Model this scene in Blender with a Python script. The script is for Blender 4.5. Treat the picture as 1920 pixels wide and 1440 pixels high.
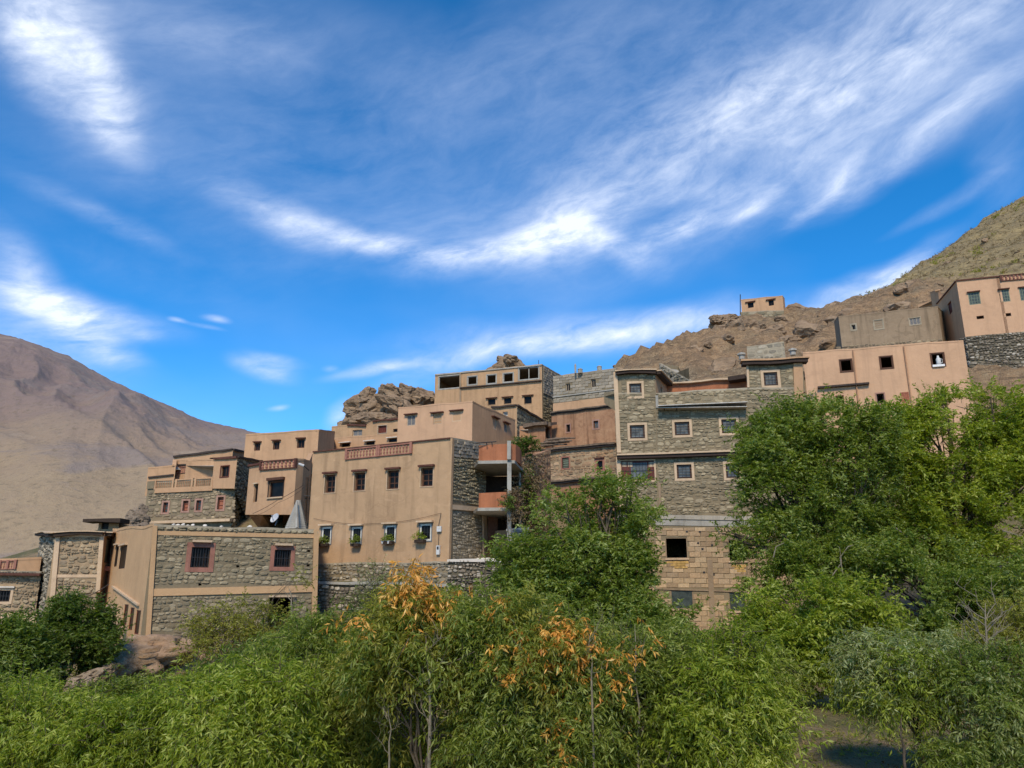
import bpy, math, random
import numpy as np
from mathutils import Vector, Matrix, noise
for o in list(bpy.data.objects): bpy.data.objects.remove(o)
SC = bpy.context.scene
COL = SC.collection
random.seed(7); RNG = np.random.default_rng(7)
R = math.radians
# ------------------------------------------------------------ camera
F = 1440.0; TH = R(15.0)
cam = bpy.data.objects.new('camera', bpy.data.cameras.new('camera')); COL.objects.link(cam)
cam.data.sensor_width = 36; cam.data.lens = 36*F/1920; cam.data.clip_start = .1; cam.data.clip_end = 9000
cam.location = (0, 0, 0); cam.rotation_euler = (R(90)+TH, 0, 0)
SC.camera = cam
SUN_AZ, SUN_EL = R(-173), R(44)      # azimuth from +Y towards +X
SKY_STR, SUN_STR, EXPO = .137, 2.3, .76
# ------------------------------------------------------------ view
SC.view_settings.view_transform = 'Standard'; SC.view_settings.look = 'None'
SC.view_settings.exposure = EXPO; SC.view_settings.gamma = 1; SC.view_settings.use_curve_mapping = False
# ------------------------------------------------------------ sun
sl = bpy.data.lights.new('sun', 'SUN'); sl.energy = SUN_STR; sl.angle = R(12); sl.color = (1, .88, .70)
sun = bpy.data.objects.new('sun', sl); COL.objects.link(sun)
sd = Vector((math.sin(SUN_AZ)*math.cos(SUN_EL), math.cos(SUN_AZ)*math.cos(SUN_EL), math.sin(SUN_EL)))
sun.rotation_euler = (-sd).to_track_quat('-Z', 'Y').to_euler()

def ray(px, py):
    t = (720-py)/F
    return (px-960)/F, math.cos(TH)-t*math.sin(TH), math.sin(TH)+t*math.cos(TH)
def P(px, py, Y):
    x, y, z = ray(px, py); k = Y/y
    return Vector((x*k, Y, z*k))

# ------------------------------------------------------------ node helpers
class NT:
    def __init__(s, nt): s.nt = nt; s.n = nt.nodes; s.l = nt.links
    def new(s, t, **kw):
        n = s.n.new(t)
        for k, v in kw.items():
            if k == 'inp':
                for kk, vv in v.items(): s.set(n.inputs[kk], vv)
            else: setattr(n, k, v)
        return n
    def set(s, sock, v):
        if isinstance(v, bpy.types.NodeSocket): s.l.new(v, sock)
        else:
            if sock.type == 'RGBA' and len(v) == 3: v = (*v, 1)
            sock.default_value = v
    def m(s, op, a, b=None, c=None, clamp=False):
        n = s.new('ShaderNodeMath', operation=op, use_clamp=clamp)
        s.set(n.inputs[0], a)
        if b is not None: s.set(n.inputs[1], b)
        if c is not None: s.set(n.inputs[2], c)
        return n.outputs[0]
    def mix(s, f, a, b, mode='MIX'):
        n = s.new('ShaderNodeMix', data_type='RGBA', blend_type=mode)
        s.set(n.inputs[0], f); s.set(n.inputs[6], a); s.set(n.inputs[7], b)
        return n.outputs[2]
    def noise(s, vec, scale, detail=4, rough=.55, dist=0, out=0):
        n = s.new('ShaderNodeTexNoise', inp={'Scale': scale, 'Detail': detail, 'Roughness': rough, 'Distortion': dist})
        if vec is not None: s.set(n.inputs['Vector'], vec)
        return n.outputs[out]
    def ramp(s, f, pts, interp='LINEAR'):
        n = s.new('ShaderNodeValToRGB'); s.set(n.inputs[0], f); cr = n.color_ramp; cr.interpolation = interp
        while len(cr.elements) < len(pts): cr.elements.new(.5)
        for e, (p, c) in zip(cr.elements, pts):
            e.position = p; e.color = (c, c, c, 1) if isinstance(c, (int, float)) else (*c, 1)
        return n.outputs[0]
    def rng(s, v, a, b, c=0, d=1, smooth=False):
        n = s.new('ShaderNodeMapRange', interpolation_type='SMOOTHSTEP' if smooth else 'LINEAR')
        for i, x in enumerate((v, a, b, c, d)): s.set(n.inputs[i], x)
        return n.outputs[0]
    def mapping(s, vec, loc=(0,0,0), rot=(0,0,0), sc=(1,1,1), vt='POINT'):
        n = s.new('ShaderNodeMapping', vector_type=vt); s.set(n.inputs['Vector'], vec)
        n.inputs['Location'].default_value = loc; n.inputs['Rotation'].default_value = rot; n.inputs['Scale'].default_value = sc
        return n.outputs[0]
# ------------------------------------------------------------ world: sky with cirrus
W = bpy.data.worlds.new('World'); SC.world = W; W.use_nodes = True
w = NT(W.node_tree); w.n.clear()
sky = w.new('ShaderNodeTexSky', sky_type='NISHITA', sun_disc=False, sun_elevation=SUN_EL, sun_rotation=SUN_AZ,
            altitude=2600, air_density=.85, dust_density=.05, ozone_density=3.0)
hs = w.new('ShaderNodeHueSaturation', inp={'Hue': .496, 'Saturation': 1.33, 'Value': 1.08, 'Color': sky.outputs[0]})
tc = w.new('ShaderNodeTexCoord')
sx = w.new('ShaderNodeSeparateXYZ', inp={0: tc.outputs['Generated']})
az = w.m('ARCTAN2', sx.outputs[0], sx.outputs[1]); el = w.m('ARCSINE', sx.outputs[2])
ae = w.new('ShaderNodeCombineXYZ', inp={0: az, 1: el}).outputs[0]
def azel(px, py):
    x, y, z = ray(px, py); return math.atan2(x, y), math.atan2(z, math.hypot(x, y))
warp = w.noise(w.mapping(ae, sc=(3, 6, 1)), 1.0, 3, .5, 0, 1)
wv = w.new('ShaderNodeVectorMath', operation='MULTIPLY_ADD'); w.set(wv.inputs[0], warp); wv.inputs[1].default_value = (.11, .075, 0); wv.inputs[2].default_value = (-.055, -.037, 0)
wa = w.new('ShaderNodeVectorMath', operation='ADD'); w.set(wa.inputs[0], ae); w.set(wa.inputs[1], wv.outputs[0]); aew = wa.outputs[0]
CL = [(110,60,260,130,-30,.40),(150,80,260,120,-50,.45),(220,180,110,60,-65,.55),(40,40,170,90,-35,.5),(350,40,360,110,6,.30),(60,560,200,60,-15,.75),(170,590,190,44,-6,.9),(185,655,100,34,-24,.9),(20,490,130,50,-40,.45),(70,650,200,60,-12,.6),
      (200,405,190,30,-12,.34),(600,425,220,40,-12,.72),(760,470,130,30,-10,.5),(880,492,150,40,14,.75),(1060,440,150,62,22,.95),(1275,412,110,34,18,.85),(1160,455,90,40,-30,.45),(760,460,340,90,3,.22),
      (900,300,850,190,12,.22),(1100,330,260,60,30,.30),(1450,200,680,200,18,.42),(1500,170,300,90,6,.20),(1640,120,460,150,20,.24),(1700,285,280,36,20,.5),(1300,250,240,60,30,.25),(1560,340,110,24,34,.6),(1400,385,80,20,20,.5),(1790,70,480,130,22,.40),(1860,180,200,60,20,.35),(1880,300,120,60,60,.3),(1500,350,340,60,16,.22),(1250,300,380,60,24,.18),(1310,345,140,30,-5,.3),
      (1130,622,430,44,5,.85),(1000,650,320,24,6,.55),(690,690,100,15,14,.8),(480,690,70,30,-6,.95),(505,668,60,14,-10,.4),(770,705,110,40,15,.40),(1590,565,160,50,22,1.3),(1700,500,140,36,34,.7),
      (640,780,42,30,60,.8),(505,776,26,8,18,.6),(335,598,20,8,0,.7),(410,588,28,10,5,.7),(605,688,18,8,0,.5),(270,635,40,14,10,.3),(380,608,40,7,0,.4),
      (1000,110,760,140,8,.20),(1200,480,420,80,14,.14),(350,270,460,130,8,.12),(1770,370,130,16,14,.4),(300,520,340,70,-5,.12)]
tot = None
kpx = (azel(961, 400)[0]-azel(960, 400)[0])
for (cx, cy, rx, ry, an, am) in CL:
    a, e = azel(cx, cy)
    kp = (azel(cx+1, cy)[0]-a); ke = abs(azel(cx, cy-1)[1]-e)
    v = w.mapping(aew, loc=(-a, -e, 0))
    v = w.mapping(v, rot=(0, 0, -R(an)))
    v = w.mapping(v, sc=(1/(rx*kp), 1/(ry*ke), 0))
    ln = w.new('ShaderNodeVectorMath', operation='LENGTH'); w.set(ln.inputs[0], v)
    g = w.rng(ln.outputs['Value'], 0, 1.35, am, 0, True)
    tot = g if tot is None else w.m('ADD', tot, g)
# wispy streak texture in two directions
st = w.noise(w.mapping(w.mapping(aew, rot=(0, 0, R(-17))), sc=(4.5, 13, 1)), 1.0, 8, .60, .15)
fi = w.noise(w.mapping(w.mapping(aew, rot=(0, 0, R(-14))), sc=(17, 44, 1)), 1.0, 8, .66, .25)
wide = w.noise(w.mapping(ae, sc=(2.2, 4, 1)), 1.0, 4, .5)
tx = w.m('MULTIPLY_ADD', fi, .6, w.m('MULTIPLY', st, .75))
tx = w.rng(tx, .40, .95, .14, 1.2)
den = w.m('MULTIPLY', tot, tx)
den = w.m('ADD', den, w.rng(wide, .36, .8, 0, .30))
den = w.rng(den, .02, 1.15, 0, 1, False)
den = w.m('POWER', den, 1.15, clamp=True)
cloud = w.mix(w.rng(den, 0, 1), (2.9, 3.5, 4.9), (4.5, 4.85, 5.5))
# fade cloud strength in azimuth behind nothing: even over the whole dome
skc = w.mix(w.m('MULTIPLY', den, .92), hs.outputs[0], cloud)
bg = w.new('ShaderNodeBackground', inp={'Color': skc, 'Strength': SKY_STR})
wo = w.new('ShaderNodeOutputWorld'); w.l.new(bg.outputs[0], wo.inputs[0])

# ------------------------------------------------------------ materials
MATS = {}
def newmat(name):
    m = bpy.data.materials.new(name); m.use_nodes = True; t = NT(m.node_tree)
    b = t.n['Principled BSDF']; b.inputs['Specular IOR Level'].default_value = .2
    MATS[name] = m
    return m, t, b
def bump(t, b, h, strength=.5, dist=.05):
    n = t.new('ShaderNodeBump', inp={'Strength': strength, 'Distance': dist, 'Height': h}); t.set(b.inputs['Normal'], n.outputs[0])
def posn(t): return t.new('ShaderNodeNewGeometry').outputs['Position']
def plaster(name, c, dark=.70, stain=.65, sc=1.0, warm=None):
    m, t, b = newmat(name); p = posn(t)
    big = t.noise(p, .35*sc, 5, .6, .5); med = t.noise(p, 2.2*sc, 6, .65); fine = t.noise(p, 30, 4, .7)
    c2 = tuple(x*dark for x in c); c3 = warm or tuple(min(1, x*1.12) for x in c)
    col = t.mix(t.rng(big, .35, .7), c3, t.mix(.4, c, c2))
    col = t.mix(t.rng(med, .45, .8, 0, .6*stain), col, c2)
    strk = t.noise(t.mapping(p, sc=(2.5, 2.5, .18)), 1.0, 5, .6)
    col = t.mix(t.rng(strk, .50, .74, 0, stain*1.0), col, tuple(x*dark*.72 for x in c))
    patch = t.noise(p, .8*sc, 6, .6, 1.5)
    col = t.mix(t.rng(patch, .38, .42, .42*stain, 0), col, tuple(x*dark*.8 for x in c))
    col = t.mix(t.rng(patch, .60, .64, 0, .35*stain), col, tuple(min(1, x*1.3+.02) for x in c))
    col = t.mix(t.rng(fine, .3, .7, 0, .22), col, c2)
    cr = t.new('ShaderNodeTexVoronoi', feature='DISTANCE_TO_EDGE', inp={'Vector': t.mix(.25, p, t.noise(p, 2, 3, .6, 0, 1)), 'Scale': .55*sc}).outputs[0]
    col = t.mix(t.m('MULTIPLY', t.rng(cr, 0, .012, 1, 0), t.rng(big, .5, .62, 0, .3*stain)), col, tuple(x*.4 for x in c))
    t.set(b.inputs['Base Color'], col); b.inputs['Roughness'].default_value = .93
    bump(t, b, t.m('ADD', t.m('MULTIPLY', med, 1.2), t.m('MULTIPLY', fine, .35)), .55, .04)
    return m
def flat(name, c, rough=.8, var=.25, sc=6, spec=.2, bmp=.25, metal=0):
    m, t, b = newmat(name); p = posn(t)
    n = t.noise(p, sc, 5, .6)
    col = t.mix(t.rng(n, .3, .7), tuple(x*(1-var) for x in c), tuple(min(1, x*(1+var*.6)) for x in c))
    t.set(b.inputs['Base Color'], col); b.inputs['Roughness'].default_value = rough; b.inputs['Specular IOR Level'].default_value = spec
    b.inputs['Metallic'].default_value = metal
    if bmp: bump(t, b, t.noise(p, sc*5, 4, .6), bmp, .02)
    return m
def stonemat(name, cols, spread=1.0):
    m, t, b = newmat(name); p = posn(t)
    at = t.new('ShaderNodeAttribute', attribute_name='rnd').outputs['Fac']
    oi = t.new('ShaderNodeObjectInfo').outputs['Random']
    r = t.m('FRACT', t.m('ADD', at, oi))
    pts = [(i/(len(cols)), c) for i, c in enumerate(cols)]
    col = t.ramp(r, pts, 'CONSTANT')
    r2 = t.m('FRACT', t.m('MULTIPLY', r, 17.3))
    col = t.mix(1.0, col, t.ramp(r2, [(0, .72), (1, 1.25)]), 'MULTIPLY')
    n = t.noise(p, 9, 5, .7); n2 = t.noise(p, .6, 3, .6)
    col = t.mix(t.rng(n, .35, .75, 0, .55), col, (.09, .075, .05))
    col = t.mix(t.rng(n2, .4, .7, 0, .3), col, (.34, .27, .17))
    t.set(b.inputs['Base Color'], col); b.inputs['Roughness'].default_value = .9
    bump(t, b, n, .6, .03)
    return m
GREEN_STONE = [(.25,.215,.135),(.30,.25,.155),(.21,.185,.12),(.36,.295,.19),(.28,.235,.15),(.17,.15,.10),(.32,.27,.18),(.25,.20,.125),(.40,.33,.22)]
stonemat('stone_green', [tuple(x*1.12 for x in c) for c in GREEN_STONE])
stonemat('stone_olive', [(.31,.245,.15),(.36,.29,.18),(.25,.20,.125),(.42,.34,.215),(.33,.27,.17),(.21,.175,.11),(.38,.31,.20),(.29,.225,.13)])
stonemat('stone_grey', [(.33,.28,.2),(.24,.21,.16),(.40,.34,.25),(.18,.16,.12),(.29,.25,.19),(.46,.40,.30)])
stonemat('stone_dry', [(.30,.25,.18),(.19,.16,.12),(.40,.34,.26),(.14,.12,.095),(.50,.44,.35),(.25,.20,.15)])
stonemat('stone_tan', [(.36,.27,.17),(.28,.21,.13),(.42,.32,.20),(.24,.18,.12)])
stonemat('stone_orange', [(.42,.25,.14),(.34,.19,.10),(.46,.30,.18),(.28,.17,.10)])
stonemat('block_tan', [(.50,.34,.19),(.45,.30,.17),(.54,.38,.22),(.47,.33,.20),(.42,.28,.16)])
stonemat('block_grey', [(.34,.29,.22),(.30,.26,.20),(.38,.32,.24),(.33,.29,.23)])
stonemat('block_blue', [(.30,.30,.27),(.26,.27,.25),(.34,.33,.30)])
plaster('mortar', (.23,.18,.11), .75, .6)
plaster('mortar_dark', (.12,.10,.065), .6, .8)
plaster('mortar_tan', (.38,.27,.16), .6, .8)
plaster('pl_ochre', (0.460,0.284,0.153))
plaster('pl_house', (0.437,0.279,0.155), .74, .8)
plaster('pl_side', (0.524,0.324,0.167), .8, .22)
plaster('pl_peach', (0.488,0.293,0.162), .8, .5)
plaster('pl_pink', (0.543,0.329,0.194), .84, .4)
plaster('pl_orange', (0.368,0.184,0.099), .6, 1.0, 1.3, (.46,.27,.15))
plaster('pl_mud', (.30,.215,.135), .7, .9)
plaster('pl_bare', (.36,.30,.21), .75, .8)
plaster('pl_cream', (0.552,0.396,0.252), .8, .5)
plaster('pl_red', (.33,.15,.105), .7, .8)
plaster('pl_pinkstone', (.38,.22,.16), .7, .8)
plaster('terracotta', (0.386,0.149,0.072), .75, .8)
plaster('concrete', (.36,.335,.285), .7, .8)
plaster('concrete_blue', (.40,.355,.28), .7, .9)
plaster('white_stucco', (0.626,0.558,0.468), .8, .5)
flat('slate', (.055,.04,.032), .75, .4, 8)
flat('slate_red', (.11,.045,.03), .75, .4, 8)
flat('eave_wood', (.05,.033,.022), .8, .4, 8)
flat('wood_brown', (.10,.045,.025), .65, .4, 10)
flat('wood_red', (.13,.035,.022), .6, .4, 10)
flat('wood_dark', (.045,.028,.02), .7, .4, 10)
flat('wood_pale', (.42,.33,.23), .8, .3, 10)
flat('log', (.16,.115,.08), .9, .5, 6)
flat('frame_white', (.62,.58,.5), .6, .2, 10)
flat('white_paint', (.56,.55,.52), .5, .1, 10)
flat('iron', (.02,.018,.018), .5, .3, 10, .4, 0)
flat('metal_grey', (.35,.36,.37), .45, .2, 10, .5, .1, .4)
flat('corrugated', (.50,.46,.40), .55, .3, 5, .4, .2)
flat('pipe_tan', (.40,.22,.12), .6, .2, 10)
flat('cable', (.05,.04,.035), .6, .2, 10, .2, 0)
flat('grey_shutter', (.16,.155,.15), .7, .3, 10)
flat('brick_red', (.35,.13,.075), .85, .3, 10)
flat('yellow_stain', (.50,.31,.10), .9, .5, 5)
flat('green_paint', (.15,.18,.12), .6, .3, 8)
flat('cloth_white', (.75,.73,.70), .9, .1, 8)
flat('cloth_red', (.45,.08,.06), .9, .2, 8)
flat('dish', (.50,.50,.50), .5, .15, 6, .4, 0)
def glass(name, c, g=.12, var=.6):
    m, t, b = newmat(name); p = posn(t)
    n = t.noise(p, 3.0, 4, .6)
    t.set(b.inputs['Base Color'], t.mix(t.rng(n, .35, .7), tuple(x*(1-var) for x in c), c)); b.inputs['Roughness'].default_value = g
    b.inputs['Specular IOR Level'].default_value = .12 if name == 'pane_dark' else .4
glass('pane_dark', (.012,.011,.010), .3); glass('pane_curtain', (.15,.16,.155), .35); glass('pane_green', (.07,.085,.07), .3); glass('pane_lace', (.20,.21,.20), .5, .7)  # pane_dark: black colour stands in for unlit rooms behind the windows
# rock
def rockmat(name, c, c2, sc=1.0, grass=0):
    m, t, b = newmat(name); p = posn(t)
    n = t.noise(p, .5*sc, 8, .62, .8); n2 = t.noise(p, 3*sc, 6, .7)
    mu = t.noise(t.mapping(p, rot=(0, R(20), 0), sc=(.4, .4, 2.2)), 1.3*sc, 5, .6, .8)
    col = t.mix(t.rng(n, .35, .68), c, c2)
    col = t.mix(t.rng(mu, .5, .75, 0, .55), col, tuple(x*.42 for x in c2))
    col = t.mix(t.rng(n2, .55, .8, 0, .4), col, tuple(min(1, x*1.5) for x in c))
    t.set(b.inputs['Base Color'], col); b.inputs['Roughness'].default_value = .95
    bump(t, b, t.m('ADD', n2, t.m('MULTIPLY', mu, 1.5)), .9, .18/sc)
rockmat('rock', (.36,.25,.155), (.20,.135,.085)); rockmat('rock_grey', (.31,.235,.165), (.15,.115,.08)); rockmat('rock_red', (.46,.32,.20), (.34,.22,.14), 1.5)
rockmat('rock_pale', (.38,.29,.19), (.28,.20,.13), 1.5)
# ground
m, t, b = newmat('ground'); p = posn(t)
zr = t.new('ShaderNodeAttribute', attribute_name='rocky').outputs['Fac']; zg = t.new('ShaderNodeAttribute', attribute_name='grassy').outputs['Fac']
n1 = t.noise(p, .12, 8, .62, .6); n2 = t.noise(p, .9, 7, .68, .4); n3 = t.noise(p, 5, 5, .7)
soil = t.mix(t.rng(n2, .35, .7), (.32,.225,.13), (.20,.16,.075))
soil = t.mix(t.rng(n1, .45, .6), soil, (.13,.125,.05))
soil = t.mix(t.rng(n3, .5, .75, 0, .6), soil, (.20,.14,.09))
str1 = t.noise(t.mapping(p, rot=(0, R(-28), 0), sc=(.35, .35, 2.0)), 1.0, 6, .65, 1)
rk = t.mix(t.rng(n2, .35, .65), (.40,.255,.135), (.25,.16,.09)); rk = t.mix(t.rng(n1, .48, .62, 0, .8), rk, (.25,.19,.115))
vor = t.new('ShaderNodeTexVoronoi', feature='DISTANCE_TO_EDGE', inp={'Vector': t.mix(.3, p, t.noise(p, .8, 4, .6, 0, 1)), 'Scale': .55}).outputs[0]
rk = t.mix(t.rng(str1, .50, .64, 0, .8), rk, (.10,.07,.045)); rk = t.mix(t.rng(n3, .55, .66, 0, .65), rk, (.46,.34,.20)); rk = t.mix(t.rng(vor, 0, .05, .22, 0), rk, (.12,.085,.055)); rk = t.mix(t.rng(n3, .34, .46, .85, 0), rk, (.09,.065,.04)); rk = t.mix(t.rng(t.noise(p, .35, 6, .7, 1.0), .5, .6, 0, .6), rk, (.17,.115,.07))
gr = t.mix(t.rng(n2, .35, .62), (.42,.31,.15), (.29,.215,.10)); gr = t.mix(t.rng(n1, .42, .6, 0, .6), gr, (.22,.165,.095))
gr = t.mix(t.rng(str1, .5, .66, 0, .8), gr, (.10,.082,.048)); gr = t.mix(t.rng(n3, .52, .66, 0, .75), gr, (.10,.09,.045))
pth = t.noise(t.mapping(p, rot=(0, R(-12), 0), sc=(.05, .05, .9)), 1.0, 5, .6, .6)
gr = t.mix(t.rng(pth, .56, .64, 0, .45), gr, (.36,.28,.16))
col = t.mix(zr, soil, rk); col = t.mix(zg, col, gr)
t.set(b.inputs['Base Color'], col); b.inputs['Roughness'].default_value = .97
bump(t, b, t.m('ADD', t.m('MULTIPLY', n2, 2), t.m('MULTIPLY', n3, .5)), .9, .35)
# far mountain
m, t, b = newmat('mountain'); p = posn(t)
n1 = t.noise(p, .006, 9, .6, .8); n2 = t.noise(p, .05, 8, .7, .5); n3 = t.noise(p, .3, 5, .7)
sz = t.new('ShaderNodeSeparateXYZ', inp={0: p}).outputs[2]
hz = t.m('ADD', t.m('MULTIPLY', sz, .006), t.m('MULTIPLY', n1, 1.1))
col = t.mix(t.rng(hz, .75, 1.35), (.32,.235,.145), (.22,.16,.14))  # mauve towards the top: distance haze put into the slope colour
strk = t.noise(t.mapping(p, rot=(0, R(-38), 0), sc=(.006, .016, .035)), 1.0, 7, .65, .8)
col = t.mix(t.rng(strk, .52, .60, 0, .75), col, (.23,.185,.16))
col = t.mix(t.rng(n2, .5, .72, 0, .4), col, (.26,.19,.14)); col = t.mix(t.rng(n3, .52, .70, 0, .7), col, (.15,.12,.08))
lt = t.noise(t.mapping(p, rot=(0, R(-34), 0), sc=(.004, .01, .05)), 1.0, 6, .65, 1.2)
col = t.mix(t.rng(lt, .6, .68, 0, .35), col, (.40,.32,.24))
t.set(b.inputs['Base Color'], col); b.inputs['Roughness'].default_value = .97
bump(t, b, t.m('ADD', t.m('MULTIPLY', n2, 3), n3), .45, 3)
def leafmat(name, cols, trans=.5, gloss=.42, spec=.4):
    m, t, b = newmat(name)
    r = t.new('ShaderNodeAttribute', attribute_name='rnd').outputs['Fac']; c = t.new('ShaderNodeAttribute', attribute_name='clump').outputs['Fac']
    v = t.m('ADD', t.m('MULTIPLY', r, .5), t.m('MULTIPLY', c, .5))
    col = t.ramp(v, [(.12+.76*i/(len(cols)-1), x) for i, x in enumerate(cols)])
    t.set(b.inputs['Base Color'], col); b.inputs['Roughness'].default_value = gloss; b.inputs['Specular IOR Level'].default_value = spec
    tr = t.new('ShaderNodeBsdfTranslucent'); t.set(tr.inputs[0], t.mix(1.0, col, (1.35, 1.4, .45), 'MULTIPLY'))
    mx = t.new('ShaderNodeMixShader', inp={0: trans}); t.l.new(b.outputs[0], mx.inputs[1]); t.l.new(tr.outputs[0], mx.inputs[2])
    t.l.new(mx.outputs[0], t.n['Material Output'].inputs[0])
leafmat('leaf_bright', [(0.124,0.158,0.016),(0.217,0.272,0.025),(0.329,0.386,0.041),(0.517,0.545,0.151)])
leafmat('leaf_mid', [(0.094,0.127,0.018),(0.165,0.209,0.027),(0.259,0.304,0.049),(0.435,0.468,0.151)])
leafmat('leaf_walnut', [(0.088,0.127,0.018),(0.159,0.215,0.027),(0.252,0.310,0.055),(0.446,0.494,0.193)])
leafmat('leaf_dark', [(0.053,0.086,0.014),(0.100,0.146,0.021),(0.159,0.215,0.033),(0.282,0.336,0.096)])
leafmat('leaf_olive', [(0.176,0.177,0.025),(0.270,0.266,0.039),(0.364,0.348,0.062),(0.481,0.431,0.110)])
leafmat('leaf_grey', [(0.146,0.177,0.049),(0.229,0.266,0.083),(0.341,0.373,0.138),(0.517,0.557,0.330)])
leafmat('leaf_orange', [(.48,.19,.025),(.66,.30,.045),(.74,.42,.09),(.78,.55,.2)], .3)
leafmat('leaf_dry', [(.14,.09,.05),(.22,.15,.08),(.30,.22,.13),(.2,.16,.07)], .2, .8, .1)
flat('bark', (.10,.08,.055), .95, .45, 9, .1, .6); flat('bark_pale', (.22,.185,.13), .9, .35, 9, .1, .5); flat('bark_dark', (.045,.035,.028), .95, .4, 9, .1, .6)

# ------------------------------------------------------------ object helpers
def prop(o, label=None, cat=None, group=None, kind=None):
    if label: o['label'] = label
    if cat: o['category'] = cat
    if group: o['group'] = group
    if kind: o['kind'] = kind
    return o
def thing(name, loc, label, cat, group=None):
    o = bpy.data.objects.new(name, None); COL.objects.link(o); o.location = loc; o.empty_display_size = .3
    return prop(o, label, cat, group)
def worldloc(o):
    v = Vector((0, 0, 0))
    while o is not None: v = v + o.location; o = o.parent
    return v
class MB:
    def __init__(s): s.v = []; s.f = []; s.r = []
    def add(s, vs, fs, r=0.0):
        k = len(s.v); s.v += [tuple(v) for v in vs]; s.f += [tuple(i+k for i in f) for f in fs]; s.r += [r]*len(vs)
    def hexa(s, c, r=0.0):  # c: 8 corners, bottom 4 then top 4
        s.add(c, [(0,3,2,1),(4,5,6,7),(0,1,5,4),(1,2,6,5),(2,3,7,6),(3,0,4,7)], r)
    def quad(s, a, b, c, d): s.add([a, b, c, d], [(0,1,2,3)])
    def tube(s, pts, rad, n=6, cap=True):
        pts = [Vector(p) for p in pts]; k0 = len(s.v); m = len(pts)
        rad = rad if isinstance(rad, (list, tuple)) else [rad]*m
        for i, p in enumerate(pts):
            d = (pts[min(i+1, m-1)]-pts[max(i-1, 0)]).normalized()
            a = d.cross(Vector((0, 0, 1)) if abs(d.z) < .95 else Vector((1, 0, 0))).normalized(); b2 = d.cross(a)
            for j in range(n):
                t = 2*math.pi*j/n; s.v.append(tuple(p+(a*math.cos(t)+b2*math.sin(t))*rad[i])); s.r.append(0)
        for i in range(m-1):
            for j in range(n):
                q = k0+i*n; s.f.append((q+j, q+(j+1) % n, q+n+(j+1) % n, q+n+j))
        if cap:
            s.f.append(tuple(k0+j for j in range(n))[::-1]); s.f.append(tuple(k0+(m-1)*n+j for j in range(n)))
    def build(s, name, mat, parent=None, loc=None, smooth=False, attr=False):
        me = bpy.data.meshes.new(name)
        o0 = worldloc(parent) if parent is not None else (Vector(loc) if loc is not None else Vector((0, 0, 0)))
        me.from_pydata([(v[0]-o0[0], v[1]-o0[1], v[2]-o0[2]) for v in s.v], [], s.f)
        me.materials.append(MATS[mat])
        if attr:
            a = me.attributes.new('rnd', 'FLOAT', 'POINT'); a.data.foreach_set('value', s.r)
        if smooth: me.polygons.foreach_set('use_smooth', [True]*len(me.polygons))
        me.update()
        o = bpy.data.objects.new(name, me); COL.objects.link(o)
        if parent is not None: o.parent = parent
        else: o.location = o0
        return o

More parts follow.
